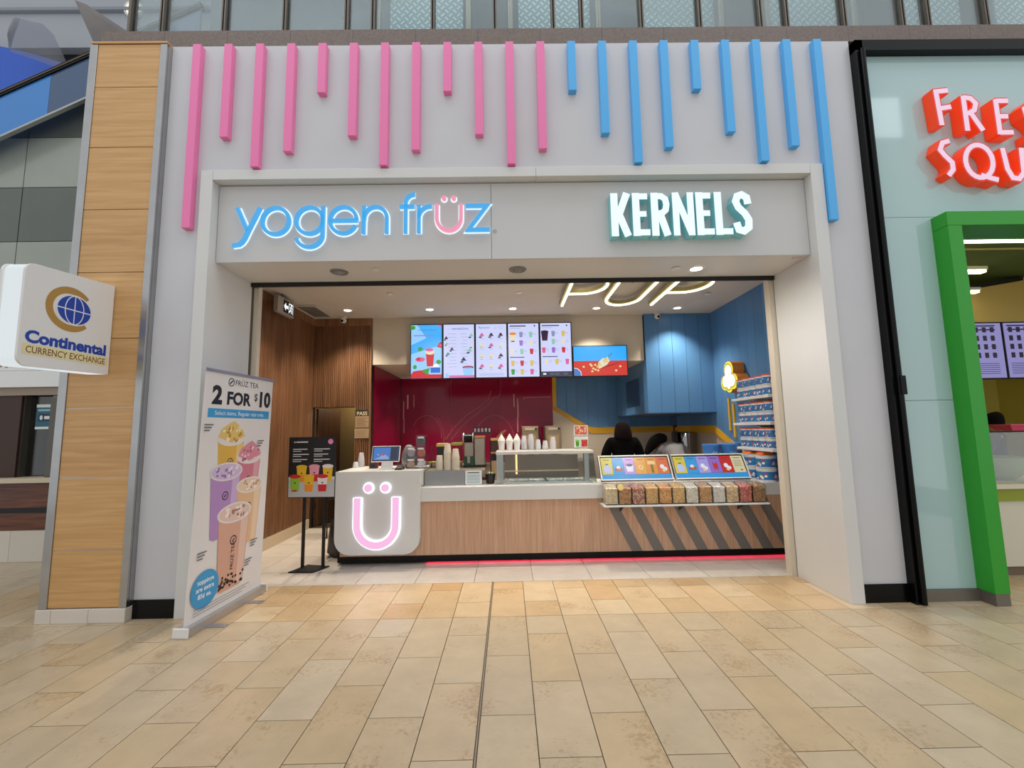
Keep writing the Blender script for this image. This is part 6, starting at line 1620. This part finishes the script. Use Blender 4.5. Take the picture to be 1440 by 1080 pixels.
def person(label, loc, rotz, pose, skin_m, top_m, leg_m, hair_m, hair):
    t = thing('person', label, 'person', (0, 0, 0))
    p = pose
    V = lambda k: Vector(p[k])
    B = {}; Ed = []
    def add(k, pos, r, r2=None): B[k] = (tuple(pos), r, r2 or r)
    add('pelvis', V('pelvis'), .135, .10); add('waist', V('pelvis').lerp(V('chest'), .5), .125, .095); add('chest', V('chest'), .145, .105)
    add('neck', V('neck'), .055); add('jaw', V('neck').lerp(V('head'), .55), .062, .068); add('head', V('head'), .078, .092); add('crown', V('head') + (V('head') - V('neck')).normalized() * .075, .062, .075)
    Ed += [('pelvis', 'waist'), ('waist', 'chest'), ('chest', 'neck'), ('neck', 'jaw'), ('jaw', 'head'), ('head', 'crown')]
    up = (V('head') - V('neck')).normalized(); f = Vector(p.get('face', (0, 1, 0))); f = (f - up * f.dot(up)).normalized(); rt = f.cross(up)
    add('nose', V('head') + f * .108 - up * .02, .012); Ed.append(('head', 'nose'))
    for s in ('l', 'r'):
        sg = -1 if s == 'l' else 1
        add('ear' + s, V('head') + rt * sg * .085 - up * .01, .014); Ed.append(('head', 'ear' + s))
        add('sh' + s, V('sh' + s), .062); add('el' + s, V('el' + s), .044); add('wr' + s, V('wr' + s), .028)
        Ed += [('chest', 'sh' + s), ('sh' + s, 'el' + s), ('el' + s, 'wr' + s)]
        d = (V('wr' + s) - V('el' + s)).normalized(); palm = V('wr' + s) + d * .055
        add('pa' + s, palm, .036, .018); Ed.append(('wr' + s, 'pa' + s))
        side = d.cross(Vector((0, 0, 1))); side = side.normalized() if side.length > .1 else Vector((1, 0, 0)); dn = d.cross(side).normalized()
        for q, (off, ln) in enumerate(((-.030, .062), (-.010, .074), (.010, .070), (.030, .055))):
            a = palm + side * off + d * .035; b = a + d * ln * .5 + dn * .006; c = b + d * ln * .4 + dn * .02
            add('f%d%sa' % (q, s), a, .009); add('f%d%sb' % (q, s), b, .0085); add('f%d%sc' % (q, s), c, .007)
            Ed += [('pa' + s, 'f%d%sa' % (q, s)), ('f%d%sa' % (q, s), 'f%d%sb' % (q, s)), ('f%d%sb' % (q, s), 'f%d%sc' % (q, s))]
        a = palm - side * .045 * sg - d * .005; b = a - side * .02 * sg + d * .035
        add('th' + s, a, .011); add('tt' + s, b, .009); Ed += [('pa' + s, 'th' + s), ('th' + s, 'tt' + s)]
        add('hi' + s, V('hi' + s), .085); add('kn' + s, V('kn' + s), .056); add('an' + s, V('an' + s), .038); add('to' + s, V('an' + s) + Vector((0, .15, -.045)), .032)
        Ed += [('pelvis', 'hi' + s), ('hi' + s, 'kn' + s), ('kn' + s, 'an' + s), ('an' + s, 'to' + s)]
    skin(B, Ed, 'pelvis', 'body', skin_m, t)
    for sg in (-1, 1):
        MB().ball(V('head') + f * .088 + rt * sg * .032 + up * .012, .012, n=10, k=6).build('eye', M('eye_white', (230, 228, 224), .3), t, smooth=60)
        MB().ball(V('head') + f * .097 + rt * sg * .032 + up * .012, .006, n=8, k=6).build('iris', M('iris', (46, 30, 22), .3), t, smooth=60)
    MB().ball(V('head') + f * .085 - up * .052, .024, .012, .007, n=10, k=6).build('mouth', M('lips', (160, 84, 78), .5), t, smooth=60)
    g = p.get('puff', 1.0)
    J = {}; JE = []
    J['pelvis'] = (tuple(V('pelvis') + Vector((0, 0, -.06))), .155 * g, .125 * g); J['waist'] = (B['waist'][0], .15 * g, .12 * g); J['chest'] = (B['chest'][0], .17 * g, .13 * g); J['col'] = (tuple(V('chest').lerp(V('neck'), .8)), .085 * g)
    JE += [('pelvis', 'waist'), ('waist', 'chest'), ('chest', 'col')]
    for s in ('l', 'r'):
        J['sh' + s] = (p['sh' + s], .084 * g); J['el' + s] = (p['el' + s], .062 * g)
        JE += [('chest', 'sh' + s), ('sh' + s, 'el' + s)]
        if p.get('long', True): J['cu' + s] = (tuple(V('el' + s).lerp(V('wr' + s), .92)), .044 * g); JE.append(('el' + s, 'cu' + s))
    skin(J, JE, 'chest', 'jacket', top_m, t)
    L = {'pelvis': (tuple(V('pelvis') + Vector((0, 0, -.02))), .145, .115)}; LE = []
    for s in ('l', 'r'):
        L['hi' + s] = (p['hi' + s], .10); L['kn' + s] = (p['kn' + s], .074); L['an' + s] = (tuple(V('an' + s) + Vector((0, 0, .03))), .058)
        LE += [('pelvis', 'hi' + s), ('hi' + s, 'kn' + s), ('kn' + s, 'an' + s)]
    skin(L, LE, 'pelvis', 'trousers', leg_m, t)
    for s in ('l', 'r'):
        a = V('an' + s)
        MB().ball(a + Vector((0, .05, -.045)), .052, .135, .045, n=14, k=8).build('shoe', plastic_black, t, smooth=60)
    H = {}; HE = []; prev = None
    for k, (pos, r, r2) in enumerate(hair):
        H['h%d' % k] = (pos, r, r2)
        if k: HE.append(('h%d' % (k - 1), 'h%d' % k))
    skin(H, HE, 'h0', 'hair', hair_m, t)
    settle(t, loc, rotz)
    return t
skin_tan = M('skin_tan', (150, 104, 80), .55)
stand = dict(pelvis=(0, 0, .94), chest=(0, .02, 1.26), neck=(0, .01, 1.44), head=(0, .04, 1.57), shl=(-.19, .01, 1.38), shr=(.19, .01, 1.38), ell=(-.27, .03, 1.12), elr=(.27, .03, 1.12), wrl=(-.20, .25, 1.02), wrr=(.20, .25, 1.02),
             hil=(-.10, 0, .86), hir=(.10, 0, .86), knl=(-.11, .03, .48), knr=(.11, .03, .48), anl=(-.11, 0, .09), anr=(.11, 0, .09))
a = dict(stand); a['puff'] = 1.28; a.update(shl=(-.20, 0, 1.33), shr=(.20, 0, 1.33), ell=(-.29, .03, 1.07), elr=(.29, .03, 1.07), chest=(0, .02, 1.22))
person('person seen from behind in a black jacket with dark maroon hood', (1.82, 6.85, 0), 0.0, a, skin_tan, M('jacket_black', (5, 5, 6), .95, spec=.1), M('jeans_black', (20, 20, 24), .8), M('hood_maroon', (16, 5, 9), .95, spec=.15, noise=(20, .2)),
       [((0, .02, 1.635), .085, .09), ((0, -.01, 1.55), .135, .135), ((0, -.03, 1.44), .150, .13), ((0, -.05, 1.33), .17, .10)])
b = dict(stand)
b.update(pelvis=(.12, -.06, .94), chest=(.03, .16, 1.19), neck=(-.12, .27, 1.24), head=(-.19, .34, 1.27), shl=(-.14, .26, 1.17), shr=(.17, .18, 1.22), ell=(-.18, .42, 1.0), elr=(.34, .30, 1.10), wrl=(-.05, .52, .98), wrr=(.42, .48, 1.12), hil=(.02, -.04, .86), hir=(.22, -.04, .86), knl=(.0, .02, .48), knr=(.22, .02, .48), anl=(0, -.02, .09), anr=(.22, -.02, .09), face=(-.2, .5, -.8), long=False)
person('person in a grey shirt bending over beside the hood', (2.75, 7.15, 0), 0.0, b, skin_tan, M('shirt_grey', (126, 128, 134), .8), M('jeans_dark', (34, 36, 46), .8), M('hair_black', (7, 6, 7), .85, spec=.15),
       [((-.02, .20, 1.34), .07, .07), ((-.12, .26, 1.36), .11, .11), ((-.21, .31, 1.30), .125, .12), ((-.29, .31, 1.21), .10, .09), ((-.35, .30, 1.12), .06, .06), ((-.38, .30, 1.06), .03, .03)])
c = dict(stand)
person('person with black hair in dark clothes behind the juice counter', (6.28, 5.5, 0), 0.5, c, skin_tan, M('shirt_charcoal', (58, 52, 48), .8), M('jeans_black', (20, 20, 24), .8), M('hair_black', (7, 6, 7), .85, spec=.15),
       [((0, .02, 1.66), .07, .08), ((0, -.005, 1.60), .108, .112), ((0, -.03, 1.52), .105, .09), ((0, -.04, 1.46), .08, .06)])
